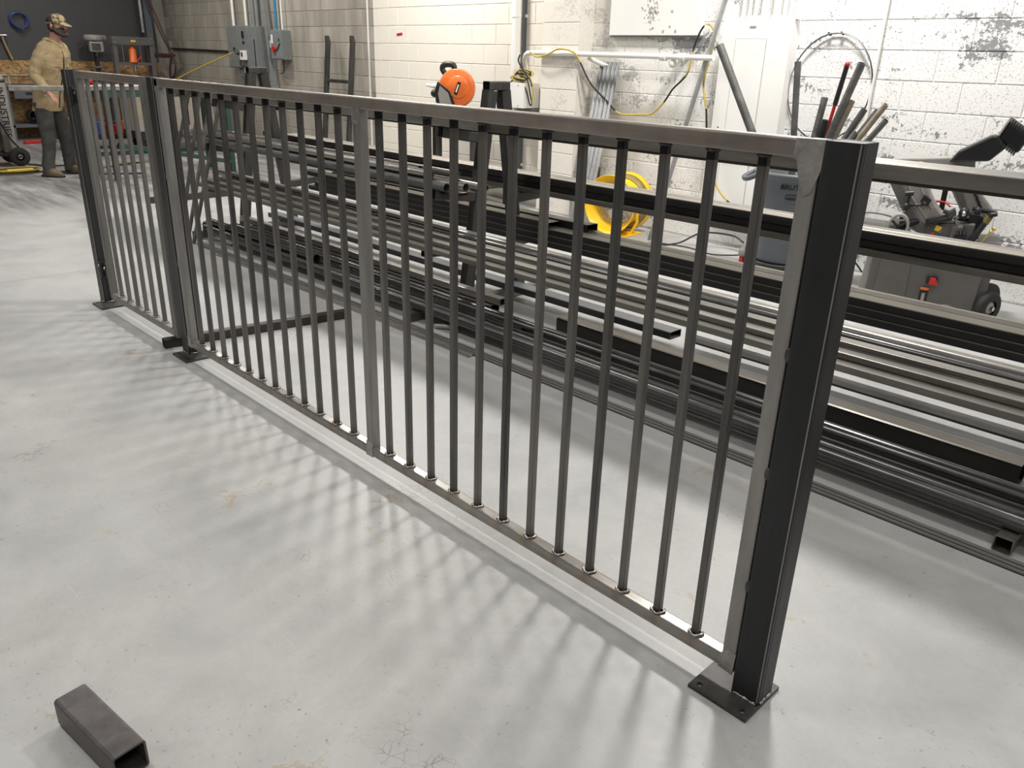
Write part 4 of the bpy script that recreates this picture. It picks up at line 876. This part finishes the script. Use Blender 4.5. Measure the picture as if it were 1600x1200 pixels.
for x, z in ((.155, .565), (.17, .54), (.335, .6), (.36, .585)): MB().cyl((x, -.17, z), (x, -.15, z), .011, n=8).build('bolt', 'chrome', S)
MB().box((.21, -.18, .44), (.1, .05, .07)).build('vise_jaw', 'black', S, .004)
for k in range(3): MB().cyl((.185 + .025 * k, -.21, .475), (.185 + .025 * k, -.2, .5), .011).build('jaw_bolt', 'black', S)
MB().box((.30, -.1, .52), (.12, .06, .16), (0, .1, 0)).build('pivot_block', 'blackm', S, .008)
MB().cyl((.30, -.16, .43), (.405, -.16, .60), .026).build('damper_cylinder', 'black', S); MB().cyl((.375, -.16, .55), (.397, -.16, .587), .029).build('damper_collar', M['yellow'] if False else simple('old_brass', (.2, .17, .05), .4, .5), S); MB().cyl((.40, -.16, .6), (.45, -.16, .605), .015).build('damper_lever', 'black', S)
MB().cyl((.355, -.19, .40), (.44, -.19, .505), .006).build('brass_rod', 'brass', S)
for p_ in ((.355, .40), (.43, .495), (.45, .515)): MB().ball((p_[0], -.19, p_[1]), .015).build('brass_fitting', 'brass', S)
# belt guard and finned motor on top
MB().prism([(.0, .93), (.06, 1.0), (.28, 1.09), (.32, 1.09), (.40, 1.01), (.30, .93)], 1, -.12, .0).build('belt_guard', 'blackm', S, .012)
mt_o = MB().box((0, 0, 0), (.20, .18, .13), (0, .5, 0)).build('motor', 'black', S, .02); mt_o.location = (.305, .02, 1.063)
for k in range(9): MB().box((-.085 + .0215 * k * math.cos(.5), 0, .045 - .0215 * k * math.sin(.5)), (.007, .19, .17), (0, .5, 0)).build('cooling_fin', 'blackm', mt_o)
MB().box((.13, .0, -.0), (.06, .09, .13), (0, .5, 0)).build('terminal_box', 'blackm', mt_o, .006)
MB.DT = Matrix.Identity(4)
# things behind the saw
o = MB().tubepath(spline([(-2.55, 5.9, .50), (-2.3, 5.95, .54), (-2.1, 5.9, .535), (-1.95, 5.8, .52)], 6), .009, 6).build('grey_hose', 'conduit'); tag(o, 'thin grey hose curving behind the bandsaw to the left', 'hose')
o = MB().b2((-2.4, 5.75, .475), (-2.1, 6.05, .487)).build('sheet_offcut', 'tubeb'); o['kind'] = 'x'; bpy.data.objects.remove(o)
t = thing('side_table', 'small dark steel side table with a dusty top left of the bandsaw', 'table', (-2.26, 5.98, 0))
MB().b2((-.2, -.14, .455), (.18, .14, .47)).build('top', 'tube', t)
for x in (-.17, .15):
    for y in (-.11, .11): MB().hollow((x, y, 0), (x, y, .455), .03, .03).build('leg', 'dark', t)
cord('saw_cable', [(-2.32, 5.55, .36), (-2.24, 5.52, .3), (-2.18, 5.5, .27), (-2.12, 5.52, .2)], .006, 'black', 'short black cable at the left side of the bandsaw cabinet')
# ================================================================== FAR LEFT: BENCHES, PRESSES, WELDER
t = thing('work_bench', 'blue-grey steel workbench with a drawer against the strand board', 'bench', (-15.85, 4.62, 0))
MB().b2((-.35, -.95, .82), (.27, .95, .87)).build('top', 'benchg', t, .004)
for y in (-.9, -.27, .9):
    for x in (-.3, .22): MB().b2((x - .03, y - .03, 0), (x + .03, y + .03, .82)).build('leg', 'benchg', t)
d = MB().b2((.235, -.80, .655), (.262, -.30, .80)).build('drawer', 'benchg', t, .004)
MB().b2((.262, -.63, .72), (.27, -.5, .755)).build('handle', 'black', d); MB().cyl((.262, -.38, .755), (.27, -.38, .755), .012).build('lock', 'black', d)
MB().b2((-.33, -.9, .20), (.25, .9, .25)).build('shelf', 'benchg', t, .003)
MB().b2((-.3, -.9, .78), (-.28, .9, .82)).build('rear_rail', 'benchg', t)
t = thing('wall_pipe_rail', 'thin pale rail along the strand board with a black clamp on it', 'rail', (-16.19, 4.35, 1.0))
MB().cyl((0, -.7, .0), (0, .3, 0), .012).build('rail', 'conduit', t); MB().b2((-.02, -.04, -.06), (.03, .04, .06)).build('clamp', 'black', t, .006); MB().b2((.03, .0, -.03), (.035, .02, .03)).build('clamp_jaw', 'conduit', t)
o = MB().b2((0, -.012, 0), (.012, .012, .14)).b2((0, -.012, .13), (.012, .07, .15)).build('steel_square', 'conduit'); o.location = (-15.9, 3.86, .872); tag(o, 'small metal square standing on the workbench', 'square')
t = thing('black_bucket', 'black bucket lying on its side on the lower bench shelf', 'bucket', (-15.72, 4.1, .37)); MB().lathe([(.12, 0), (.12, -.12), (.10, -.3), (0, -.3), (0, -.29), (.09, -.29), (.11, -.12), (.11, 0)], (.12, 0, 0), 'X', 22, closed=True).build('shell', 'black', t)
o = MB().ball((0, 0, .05), .1, sc_=(1, 1.3, .5)).build('rag', 'beige'); o.location = (-15.7, 4.55, .25); tag(o, 'crumpled pale rag on the lower bench shelf', 'rag')
t = thing('blue_hose_coil', 'dark blue hose coil hung on the pegboard', 'hose', (-16.2, 4.24, 1.86))
for k in range(4): MB().tubepath([(.012 * k, (.125 + .006 * (k % 2)) * math.cos(2 * PI * i / 28) + .006 * k, (.13 - .005 * k) * math.sin(2 * PI * i / 28)) for i in range(28)], .011, 8, True).build('coil_turn', 'blue', t)
MB().tubepath(spline([(.04, -.11, -.02), (.05, -.06, -.09), (.05, .02, -.14), (.05, .06, -.13)], 6), .012, 8).build('loose_end', 'blue', t); MB().cyl((.05, -.09, -.02), (.06, -.08, .0), .016).build('fitting', 'chrome', t)
t = thing('hammer', 'long wooden-handled hammer hanging on the pegboard at the left edge', 'hammer', (-16.19, 3.98, 1.6))
MB().tubepath([(.02, -.03, 0), (.02, .0, -.15), (.02, .06, -.35)], [.016, .014, .019], 8).build('handle', 'wood', t); MB().cyl((.02, -.10, .02), (.02, .04, .02), .025).build('head', 'chrome', t)
# drill press on the bench
t = thing('drill_press', 'grey bench drill press standing against the pegboard', 'drill press', (-15.78, 5.26, .87), -.2)
MB().b2((-.15, -.12, 0), (.2, .12, .04)).build('base', 'sawgrey', t, .006); MB().cyl((-.08, 0, .04), (-.08, 0, .78), .035).build('column', 'dark', t)
MB().b2((-.12, -.10, .53), (.14, .12, .70)).build('head', 'sawlight', t, .02); MB().lathe([(0, 0), (.15, 0), (.16, .02), (.16, .07), (.14, .095), (0, .1)], (0, .0, .71), 'Z', 24).build('belt_cover', 'sawlight', t)
MB().lathe([(0, 0), (.11, 0), (.12, .02), (.12, .07), (.1, .095), (0, .1)], (-.1, .1, .71), 'Z', 24).build('belt_cover', 'sawlight', t)
MB().cyl((.1, 0, .53), (.1, 0, .46), .035).cyl((.1, 0, .46), (.1, 0, .4), .018).cyl((.1, 0, .4), (.1, 0, .3), .006).build('chuck', 'dark', t)
MB().lathe([(0, 0), (.14, 0), (.145, .015), (.14, .03), (0, .03)], (.06, 0, .27), 'Z', 24).build('table', 'sawgrey', t); MB().b2((-.1, -.03, .22), (.08, .03, .27)).build('table_arm', 'sawgrey', t)
for k in range(3): a = 2 * PI * k / 3 + .3; MB().cyl((.06, -.12, .6), (.06 + .1 * math.cos(a), -.15, .6 + .1 * math.sin(a)), .006).ball((.06 + .1 * math.cos(a), -.15, .6 + .1 * math.sin(a)), .014).build('feed_handle', 'black', t)
MB().b2((.142, -.07, .56), (.15, .07, .67)).build('front_plate', 'dark', t)
# H-frame press
t = thing('shop_press', 'grey H-frame shop press with an orange bottle jack', 'press', (-15.3, 5.71, 0))
for y in (-.31, .31): MB().b2((-.06, y - .035, 0), (.06, y + .035, 1.62)).build('upright', 'sawgrey', t)
MB().b2((-.075, -.35, 1.53), (.075, .35, 1.66)).build('top_beam', 'sawgrey', t, .004); MB().b2((.076, -.04, 1.58), (.08, .04, 1.61)).build('badge', 'yellow', t)
for y in (-.31, .31):
    for z in (1.57, 1.63): MB().cyl((.07, y, z), (.095, y, z), .018, n=8).build('bolt', 'chrome', t)
MB().b2((-.05, -.3, 1.205), (.05, .3, 1.25)).build('ram_plate', 'sawgrey', t); MB().b2((-.07, -.34, .93), (.07, .34, 1.03)).build('bed', 'sawgrey', t)
for y in (-.17, .13): MB().cyl((0, y, 1.25), (0, y, 1.53), .008).build('return_spring', 'chrome', t)
MB().cyl((0, 0, 1.1), (0, 0, 1.2), .03).build('ram', 'chrome', t)
MB().b2((-.3, -.33, 0), (.3, -.27, .06)).b2((-.3, .27, 0), (.3, .33, .06)).build('feet', 'sawgrey', t)
t = thing('bottle_jack', 'orange bottle jack mounted in the grey H-frame press', 'jack', (-15.3, 5.70, 1.25)); MB().lathe([(0, 0), (.075, 0), (.075, .02), (.06, .03), (.06, .2), (.05, .225), (.03, .23), (.03, .28), (0, .28)], n=20).build('body', 'orange', t); MB().cyl((.02, .06, .03), (.02, .14, .1), .012).build('pump_arm', 'red', t)
# green work table with bright tubes across it
t = thing('green_work_table', 'dark green steel work table behind the railing with tubes laid on top', 'table', (-10.62, 4.2, 0))
for y in (-.75, .72): MB().b2((-.4, y - .035, .94), (.4, y + .035, 1.02)).build('cross_beam', 'green', t)
for x in (-.34, .34):
    MB().b2((x - .03, -.72, .95), (x + .03, .7, 1.01)).build('side_beam', 'green', t)
    for y in (-.75, .72): MB().b2((x - .03, y - .03, 0), (x + .03, y + .03, .94)).build('leg', 'green' if y > 0 else 'dark', t)
MB().hollow((.38, -.7, .42), (.38, .7, .14), .06, .05).build('brace', 'green', t); MB().b2((-.34, -.74, .22), (-.30, .7, .27)).build('low_beam', 'green', t)
for k, (x, y0, y1) in enumerate(((-10.32, 2.48, 4.9), (-10.47, 3.2, 5.1), (-10.62, 3.3, 5.0), (-10.76, 3.35, 5.05))):
    o = MB().hollow((x, y0, 1.0495), (x, y1, 1.0495), .05, .055, .003).build('square_tube', 'tube'); tag(o, ('long grey tube reaching in front of the man from the green table', 'first bright tube across the green table', 'second bright tube across the green table', 'third bright tube across the green table')[k], 'steel tube')
for k, (x, y, r, m_, l) in enumerate(((-10.7, 4.02, .05, 'whitem', 'white round cap standing on the tubes of the green table'), (-10.62, 3.78, .035, 'yellow', 'small pale yellow cup on the green table tubes'), (-10.6, 3.42, .03, 'red', 'small red tub on the green table tubes'))):
    o = MB().lathe([(0, 0), (r, 0), (r * 1.02, .04), (r * .8, .075), (0, .09)], n=16).build('cap_shape' if k == 0 else 'cup', m_); o.location = (x, y, 1.078); tag(o, l, 'cup' if k else 'cap')
# machine cabinet and boxes further back
t = thing('beige_cabinet', 'beige machine cabinet with a black base behind the green table', 'cabinet', (-13.1, 5.35, 0))
MB().b2((-.3, -.65, .32), (.3, .55, .98)).build('body', 'beige', t, .006); MB().b2((-.28, -.66, .22), (.3, .56, .32)).build('base', 'black', t)
for x in (-.25, .25):
    for y in (-.6, .5): MB().b2((x - .03, y - .03, 0), (x + .03, y + .03, .22)).build('leg', 'black', t)
MB().b2((.3, .1, .4), (.31, .14, .95)).build('door_gap', 'black', t)
cord('yellow_hanging_cord', [(-12.95, 4.8, .995), (-12.78, 4.72, .985), (-12.76, 4.69, .8), (-12.74, 4.7, .6), (-12.76, 4.69, .5)], .013, 'cordy', 'short yellow cord hanging beside the beige cabinet')
t = thing('low_shelf_cart', 'low black cart carrying coloured tool cases behind the gate', 'cart', (-13.9, 4.55, 0))
MB().b2((-.25, -.65, .15), (.25, .65, .2)).build('deck', 'black', t)
for x in (-.2, .2):
    for y in (-.55, .55): MB().cyl((x, y - .02, .06), (x, y + .02, .06), .06).build('castor', 'rubber', t)
for y in (-.62, .62): MB().tubepath([(-.2, y, .2), (-.2, y, .75), (.2, y, .75), (.2, y, .2)], .014, 6).build('handle', 'dark', t)
for y, m_, l, hh in ((-.42, 'bluep', 'blue tool case on the low black cart', .2), (-.16, 'blue', 'dark blue tool case on the low black cart', .22), (.14, 'red', 'small red case on the low black cart', .16), (.42, 'orange', 'orange-red power tool on the low black cart', .2)):
    c_ = thing('tool_case', l, 'tool case', (-13.85, 4.55 + y, .2)); MB().b2((-.12, -.1, 0), (.12, .1, hh)).build('body', m_, c_, .015); MB().b2((-.03, -.05, hh), (.03, .05, hh + .025)).build('handle', 'black', c_)
t = thing('yellow_can', 'yellow spray can with a white cap on the floor behind the green table', 'can', (-11.9, 4.6, .0)); MB().cyl((0, 0, 0), (0, 0, .19), .035).build('body', 'yellow', t); MB().cyl((0, 0, .19), (0, 0, .25), .03).build('cap', 'whitem', t)
# welding cart with gas cylinder
W = thing('welding_cart', 'black wheeled welding cart at the left edge of the photo', 'cart', (-12.45, 2.72, 0), .0)
MB().b2((-.25, -.55, .13), (.2, .22, .17)).build('deck', 'black', W)
for x in (-.22, .22):
    w_ = MB().lathe([(.05, -.03), (.1, -.032), (.118, -.02), (.12, 0), (.118, .02), (.1, .032), (.05, .03)], (0, 0, 0), 'X', 28).build('wheel', 'rubber', W); w_.location = (x, .2, .12)
    MB().lathe([(0, -.03), (.02, -.03), (.055, -.015), (.055, .015), (.02, .03), (0, .03)], (0, 0, 0), 'X', 18).build('hub', 'black', w_); MB().lathe([(.016, -.036), (.022, -.038), (.022, .038), (.016, .036)], (0, 0, 0), 'X', 16, closed=True).build('axle_ring', 'chrome', w_)
MB().b2((-.2, -.55, .25), (.18, -.02, .85)).build('welder_body', 'blackm', W, .01)
for z in (.35, .42, .49, .56): MB().b2((.18, -.4, z), (.186, -.1, z + .03)).build('vent', 'dark', W)
MB().tubepath(spline([(.2, -.05, .75), (.22, .05, .55), (.22, .13, .35), (.22, .22, .22)], 6), .012, 6).build('frame_tube', 'black', W)
MB().tubepath(spline([(.19, -.1, .9), (.25, .0, .82), (.22, .05, .7), (.24, -.05, .6), (.2, -.1, .5)], 6), .01, 6).build('cable', 'black', W)
MB().b2((-.1, .06, .17), (.14, .14, .40)).build('lower_box', 'sawgrey', W, .008)
t = thing('gas_cylinder', 'tall grey gas cylinder with black vertical lettering on the welding cart', 'cylinder', (-12.42, 2.87, .17))
MB().lathe([(0, 0), (.085, 0), (.09, .02), (.09, .85), (.08, .92), (.05, .97), (.03, .99), (.03, 1.04), (0, 1.04)], n=28).build('body', 'sawlight', t)
MB().lathe([(.0905, .86), (.091, .86), (.086, .9), (.085, .9)], n=28, closed=True).build('green_label', 'green', t); MB().cyl((0, -.05, 1.06), (0, .05, 1.06), .02).ball((0, 0, 1.1), .025).build('valve', 'chrome', t)
me = text_mesh('INDUSTRIES', .115, .001, .002)
for v_ in me.vertices:
    x, y, z = v_.co; a = -.12 + y / .09; v_.co = ((.0905 + z) * math.cos(a), (.0905 + z) * math.sin(a), .50 - x)
me.materials.append(M['print']); o = bpy.data.objects.new('lettering', me); col.objects.link(o); o.parent = t
# clutter on the floor by the man
t = thing('red_clamp', 'red bar clamp lying on the floor behind the man', 'clamp', (-15.0, 3.9, 0)); MB().b2((-.05, -.22, 0), (.05, .08, .05)).build('body', 'red', t, .008); MB().cyl((0, .08, .03), (0, .26, .03), .015).build('bar', 'dark', t)
t = thing('yellow_cord_reel', 'yellow cord and clamp in a heap on the floor at the man\'s feet', 'cord', (-11.55, 2.78, 0))
for k in range(4): MB().tubepath([((.1 + .03 * k) * math.cos(2 * PI * i / 20), (.22 + .02 * k) * math.sin(2 * PI * i / 20) - .1, .012 + .012 * k) for i in range(20)], .009, 6, True).build('cord_turn', 'cordy' if k % 2 else 'black', t)
MB().b2((-.04, -.2, .01), (.04, .1, .05)).build('clamp', 'yellow', t, .008)
cord('black_floor_cord', [(-12.3, 3.0, .012), (-12.0, 3.2, .012), (-11.9, 3.5, .012), (-11.6, 3.6, .012), (-11.2, 3.4, .012), (-11.3, 3.05, .012), (-10.9, 3.5, .012), (-10.7, 3.9, .012)], .01, 'black', 'black cord snaking over the floor behind the man')
cord('second_floor_cord', [(-11.7, 2.7, .012), (-11.35, 3.2, .012), (-11.6, 3.9, .012), (-11.9, 4.6, .012)], .009, 'black', 'thin cord running right from the man towards the green table')
cord('yellow_floor_cord', [(-11.5, 3.7, .012), (-11.9, 4.2, .012), (-11.6, 4.6, .012), (-12.2, 5.0, .012)], .009, 'cordy', 'yellow cord on the floor beneath the green table')
o = MB().b2((-8.6, 3.15, 0), (-8.54, 4.6, .06)).build('square_tube', 'tubeb'); tag(o, 'square tube lying across the floor behind the gate', 'steel tube')
t = thing('white_carton', 'small white carton with dark print on the floor seen through the gate', 'carton', (-8.15, 3.22, 0), .4); MB().b2((-.1, -.07, 0), (.1, .07, .1)).build('box', 'whitem', t, .003); MB().box((.1, 0, .05), (.004, .08, .03)).build('print', 'print', t)
# ================================================================== THE MAN
def skin(name, verts, edges, mt_, parent, sub=2, root=0):
    """grow a surface around a joint graph; verts = (x, y, z, rx, ry)"""
    me = bpy.data.meshes.new(name); me.from_pydata([v_[:3] for v_ in verts], edges, []); o = bpy.data.objects.new(name, me); col.objects.link(o)
    sk = o.modifiers.new('skin', 'SKIN'); 
    if not me.skin_vertices: me.attributes.new('skin_vertex', 'FLOAT', 'POINT') if False else None
    bpy.context.view_layer.objects.active = o
    if not me.skin_vertices:
        bm = bmesh.new(); bm.from_mesh(me); bm.verts.layers.skin.verify(); bm.to_mesh(me); bm.free()
    for i, v_ in enumerate(verts): me.skin_vertices[0].data[i].radius = (v_[3], v_[4] if len(v_) > 4 else v_[3]); me.skin_vertices[0].data[i].use_root = (i == root)
    s_ = o.modifiers.new('sub', 'SUBSURF'); s_.levels = sub; s_.render_levels = sub
    dg = bpy.context.evaluated_depsgraph_get(); dg.update(); m2 = bpy.data.meshes.new_from_object(o.evaluated_get(dg))
    o.modifiers.clear(); o.data = m2
    for p in m2.polygons: p.use_smooth = True
    m2.materials.clear(); m2.materials.append(M[mt_]); o.parent = parent
    return o
P = thing('person', 'bearded man in a tan work jacket, dark trousers and camouflage cap looking down', 'person', (-11.12, 3.06, 0), math.radians(36))
# local frame: x forward, y to his left, z up.  joints shared by body and clothes
J = dict(pel=(.00, 0, .95), sp1=(.04, 0, 1.08), sp2=(.075, 0, 1.24), ch=(.10, 0, 1.40), nk0=(.115, 0, 1.49), nk=(.135, 0, 1.56), hd0=(.15, 0, 1.62), hd1=(.165, 0, 1.70), hd2=(.165, 0, 1.78),
         hr=(.0, -.095, .90), kr=(.03, -.12, .50), ar=(-.02, -.16, .09), tr=(.12, -.18, .035), hl=(.0, .095, .90), kl=(.05, .14, .50), al=(.0, .20, .09), tl=(.14, .22, .035),
         shr=(.10, -.175, 1.43), elr=(.03, -.23, 1.17), wrr=(.17, -.21, .98), shl=(.11, .175, 1.43), ell=(.08, .24, 1.17), wrl=(.25, .19, 1.02))
def lean(p): return (p[0] + max(0, p[2] - .8) * .15, p[1], p[2])
J = {k: lean(v_) for k, v_ in J.items()}
names = list(J); ix = {n: i for i, n in enumerate(names)}
rad = dict(pel=(.135, .115), sp1=(.125, .1), sp2=(.13, .105), ch=(.13, .11), nk0=(.07, .07), nk=(.055, .058), hd0=(.058, .066), hd1=(.078, .09), hd2=(.072, .082),
           hr=.085, kr=.058, ar=.042, tr=.035, hl=.085, kl=.058, al=.042, tl=.035, shr=.055, elr=.043, wrr=.029, shl=.055, ell=.043, wrl=.029)
V = [(*J[n], *(rad[n] if isinstance(rad[n], tuple) else (rad[n], rad[n]))) for n in names]
E_ = [('pel', 'sp1'), ('sp1', 'sp2'), ('sp2', 'ch'), ('ch', 'nk0'), ('nk0', 'nk'), ('nk', 'hd0'), ('hd0', 'hd1'), ('hd1', 'hd2'), ('pel', 'hr'), ('hr', 'kr'), ('kr', 'ar'), ('ar', 'tr'), ('pel', 'hl'), ('hl', 'kl'), ('kl', 'al'), ('al', 'tl'), ('ch', 'shr'), ('shr', 'elr'), ('elr', 'wrr'), ('ch', 'shl'), ('shl', 'ell'), ('ell', 'wrl')]
E2 = [(ix[a], ix[b_]) for a, b_ in E_]
# hands: palm, four unequal curled fingers and a side thumb on each wrist
for s_, wr in ((-1, 'wrr'), (1, 'wrl')):
    w0 = Vector(J[wr]); f = Vector((.75, 0, -.66)).normalized(); sd = Vector((0, -s_, 0)); up_ = f.cross(sd) * (1 if s_ < 0 else -1)
    pi_ = len(V); pc = w0 + f * .055; V.append((*pc, .034, .02)); E2.append((ix[wr], pi_))
    for k, L in enumerate((.068, .078, .072, .056)):
        b0 = pc + f * .035 + sd * ((k - 1.5) * .021); V.append((*b0, .0095, .0095)); E2.append((pi_, len(V) - 1))
        m1 = b0 + f * L * .5 + Vector((0, 0, -.012)); V.append((*m1, .0085, .0085)); E2.append((len(V) - 2, len(V) - 1))
        m2 = m1 + f * L * .3 + Vector((-.012, 0, -.022)); V.append((*m2, .0075, .0075)); E2.append((len(V) - 2, len(V) - 1))
    b0 = w0 + f * .03 + sd * .032; V.append((*b0, .011, .011)); E2.append((pi_, len(V) - 1)); b1 = b0 + f * .045 + sd * .022; V.append((*b1, .009, .009)); E2.append((len(V) - 2, len(V) - 1))
body = skin('body', V, E2, 'skin', P, 2, 0)
# head shape: push the grown head forward into a face
for v_ in body.data.vertices:
    c = v_.co
    if c.z > 1.60:
        d = c - Vector((.30, 0, 1.71))
        if d.x > .02 and c.z < 1.66: c.x += .012
HC = Vector((.172 + .895 * .15, 0, 1.695))
def face(x, y, z): return (HC.x + x, HC.y + y, HC.z + z)
MB().tubepath([face(.078, 0, .03), face(.098, 0, .0), face(.108, 0, -.018), face(.088, 0, -.026)], [.008, .011, .014, .008], 8).build('nose', 'skin', P)
for s_ in (-1, 1):
    e = MB().ball(face(.076, s_ * .03, .02), .012, 10).build('eye', 'whitem', P); MB().ball(face(.086, s_ * .03, .018), .0055, 8).build('pupil', 'black', e)
    MB().tubepath([face(.08, s_ * .013, .04), face(.086, s_ * .03, .044), face(.072, s_ * .048, .04)], .005, 6).build('eyebrow', 'hair', P)
    MB().ball(face(-.01, s_ * .084, .0), .03, 10, (.6, .3, 1.05)).build('ear', 'skin', P)
MB().tubepath([face(.086, -.022, -.048), face(.095, 0, -.046), face(.086, .022, -.048)], .006, 6).build('mouth', M['red'] if False else simple('lips', (.36, .15, .12), .5), P)
# beard along the jaw, hair at the back and sides
q = MB(); q.ball(face(.03, 0, -.052), .078, 14, (.9, .98, .62)); q.tubepath(spline([face(.0, -.078, -.005), face(.03, -.072, -.05), face(.075, -.035, -.085), face(.088, 0, -.09), face(.075, .035, -.085), face(.03, .072, -.05), face(.0, .078, -.005)], 5), [.014, .017, .02, .022, .024, .025, .025, .025, .025, .025, .025, .026, .026, .026, .027, .028, .028, .027, .026, .026, .026, .025, .025, .025, .025, .025, .024, .022, .02, .017, .014][:31], 8)
q.tubepath([face(.084, -.026, -.034), face(.096, 0, -.032), face(.084, .026, -.034)], .008, 6); q.build('beard', 'hair', P)
MB().ball(face(-.028, 0, .0), .09, 16, (.8, .98, .95)).build('hair', 'hair', P)
# cap
q = MB()
q.ball(face(-.012, 0, .062), .1, 20, (1.0, .9, .72)); cap = q.build('cap_crown', 'capb', P)
MB().ball(face(.02, 0, .066), .0985, 20, (.82, .88, .72)).build('cap_front', 'camo', P)
q = MB(); n = 12; vs = []
for lay in (0, .006):
    for i in range(n + 1):
        a = -1.15 + 2.3 * i / n; vs.append(face(.055 + .035 * math.cos(a), .078 * math.sin(a), .045 - lay)); vs.append(face(.06 + .115 * math.cos(a) ** .6, .07 * math.sin(a), .012 + .012 * math.cos(a * .5) - .02 * math.cos(a) - lay))
m_ = 2 * (n + 1); fs = []
for i in range(n): fs += [(2 * i, 2 * i + 2, 2 * i + 3, 2 * i + 1), (m_ + 2 * i, m_ + 2 * i + 1, m_ + 2 * i + 3, m_ + 2 * i + 2), (2 * i + 1, 2 * i + 3, m_ + 2 * i + 3, m_ + 2 * i + 1)]
q.add(vs, fs, True).build('cap_brim', 'camo', P)
MB().tubepath([face(-.10, -.03, .03), face(-.06, -.086, .032), face(.0, -.093, .036)], .006, 6).build('cap_strap', 'beige', P)
# clothes
def loft(secs, n=24, amp=0, seed=0, cap=True):
    """rings of (centre, rx, ry) stacked upwards, with cloth folds"""
    q = MB(); vs = []
    for k, (c, rx, ry) in enumerate(secs):
        for i in range(n):
            a = 2 * PI * i / n; f_ = 1 + amp * (math.sin(c[2] * 58 + 2.5 * math.sin(a * 2 + seed) + seed) * .5 + math.sin(c[2] * 27 + a * 3 + seed) * .5)
            vs.append((c[0] + rx * f_ * math.cos(a), c[1] + ry * f_ * math.sin(a), c[2]))
    m_ = len(secs); fs = [(k * n + i, k * n + (i + 1) % n, (k + 1) * n + (i + 1) % n, (k + 1) * n + i) for k in range(m_ - 1) for i in range(n)]
    if cap: fs += [tuple(range(n))[::-1], tuple((m_ - 1) * n + i for i in range(n))]
    return q.add(vs, fs, True)
def interp(keys, n):
    """linear-smooth interpolation of rows of numbers"""
    o = []
    for a, b_ in zip(keys, keys[1:]):
        for i in range(n):
            t = i / n; t = t * t * (3 - 2 * t); o.append([p_ + (r_ - p_) * t for p_, r_ in zip(a, b_)])
    return o + [list(keys[-1])]
rows = interp([(-.01, 0, .76, .150, .185), (.0, 0, .80, .152, .190), (.01, 0, .95, .148, .182), (.045, 0, 1.08, .150, .182), (.08, 0, 1.24, .152, .20), (.10, 0, 1.37, .138, .212), (.105, 0, 1.44, .115, .195), (.11, 0, 1.49, .088, .13), (.118, 0, 1.535, .07, .08)], 6)
q = loft([(lean(r_[:3]), r_[3], r_[4]) for r_ in rows], 28, .035, 1)
for s_, a, b_, c in ((-1, 'shr', 'elr', 'wrr'), (1, 'shl', 'ell', 'wrl')):
    A_, B_, C_ = Vector(J[a]) + Vector((-.005, -s_ * .02, .0)), Vector(J[b_]), Vector(J[c])
    P_ = spline([A_ + Vector((0, -s_ * .07, .03)), A_, A_ * .5 + B_ * .5 + Vector((-.01, s_ * .01, 0)), B_, B_ * .5 + C_ * .5, C_ * .97 + B_ * .03], 9)
    R_ = [.085 + (.05 - .085) * (i / (len(P_) - 1)) ** 1.2 for i in range(len(P_))]
    R_ = [r_ * (1 + .045 * math.sin(i * 1.15 + s_) + .03 * math.sin(i * .5)) for i, r_ in enumerate(R_)]
    q.tubepath(P_, R_, 16)
jk = q.build('jacket', 'jacket', P)
MB().tubepath(spline([lean(p_) for p_ in ((.045, -.07, 1.515), (.07, -.085, 1.545), (.14, -.068, 1.54), (.19, -.03, 1.50), (.20, 0, 1.475), (.19, .03, 1.50), (.14, .068, 1.54), (.07, .085, 1.545), (.03, .05, 1.555), (.02, 0, 1.56), (.03, -.05, 1.55))], 4), .017, 8, True).build('collar', 'jacket', jk)
MB().tubepath([lean(p_) for p_ in ((.222, 0, 1.43), (.240, 0, 1.37), (.238, 0, 1.24), (.200, 0, 1.08), (.166, 0, .95), (.155, 0, .80))], .006, 6).build('zip', 'dark', jk)
for s_ in (-1, 1): MB().box(lean((.205, s_ * .10, 1.30)), (.03, .10, .09), (0, .05, s_ * .62)).build('chest_pocket', 'jacket', jk, .008)
q = loft([(r_[:3], r_[3], r_[4]) for r_ in interp([(.0, 0, .80, .12, .15), (.02, 0, .90, .13, .16), (.03, 0, 1.0, .12, .15)], 4)], 20, .0)
for s_, keys in ((-1, [(-.015, -.16, .045, .07, .068), (-.01, -.155, .16, .072, .068), (.02, -.135, .34, .076, .072), (.03, -.12, .50, .086, .08), (.015, -.105, .68, .098, .092), (.0, -.085, .86, .115, .10)]), (1, [(.005, .20, .045, .07, .068), (.01, .195, .16, .072, .068), (.035, .165, .34, .076, .072), (.05, .14, .50, .086, .08), (.03, .115, .68, .098, .092), (.0, .085, .86, .115, .10)])):
    k_ = loft([(r_[:3], r_[3], r_[4]) for r_ in interp(keys, 9)], 20, .03, s_ * 2); n_ = len(q.v); q.v += k_.v; q.f += [tuple(i + n_ for i in f_) for f_ in k_.f]; q.sm += k_.sm
q.build('trousers', 'denim', P)
for s_, (ax, ay) in ((-1, (-.02, -.16)), (1, (0, .20))):
    o = loft([(r_[:3], r_[3], r_[4]) for r_ in interp([(ax + .055, ay + s_ * .008, .018, .142, .05), (ax + .05, ay + s_ * .008, .05, .135, .052), (ax + .02, ay, .085, .095, .052), (ax - .01, ay, .12, .062, .052), (ax - .015, ay, .17, .058, .054)], 4)], 20).build('boot', 'boot', P)
    MB().prism([(ax - .085, ay - .045), (ax - .085, ay + .045), (ax + .05, ay + .055 + s_ * .01), (ax + .15, ay + .052 + s_ * .01), (ax + .20, ay + .025 + s_ * .01), (ax + .20, ay - .02 + s_ * .01), (ax + .15, ay - .05 + s_ * .01), (ax + .05, ay - .05 + s_ * .01)], 2, 0, .022).build('sole', 'rubber', o)
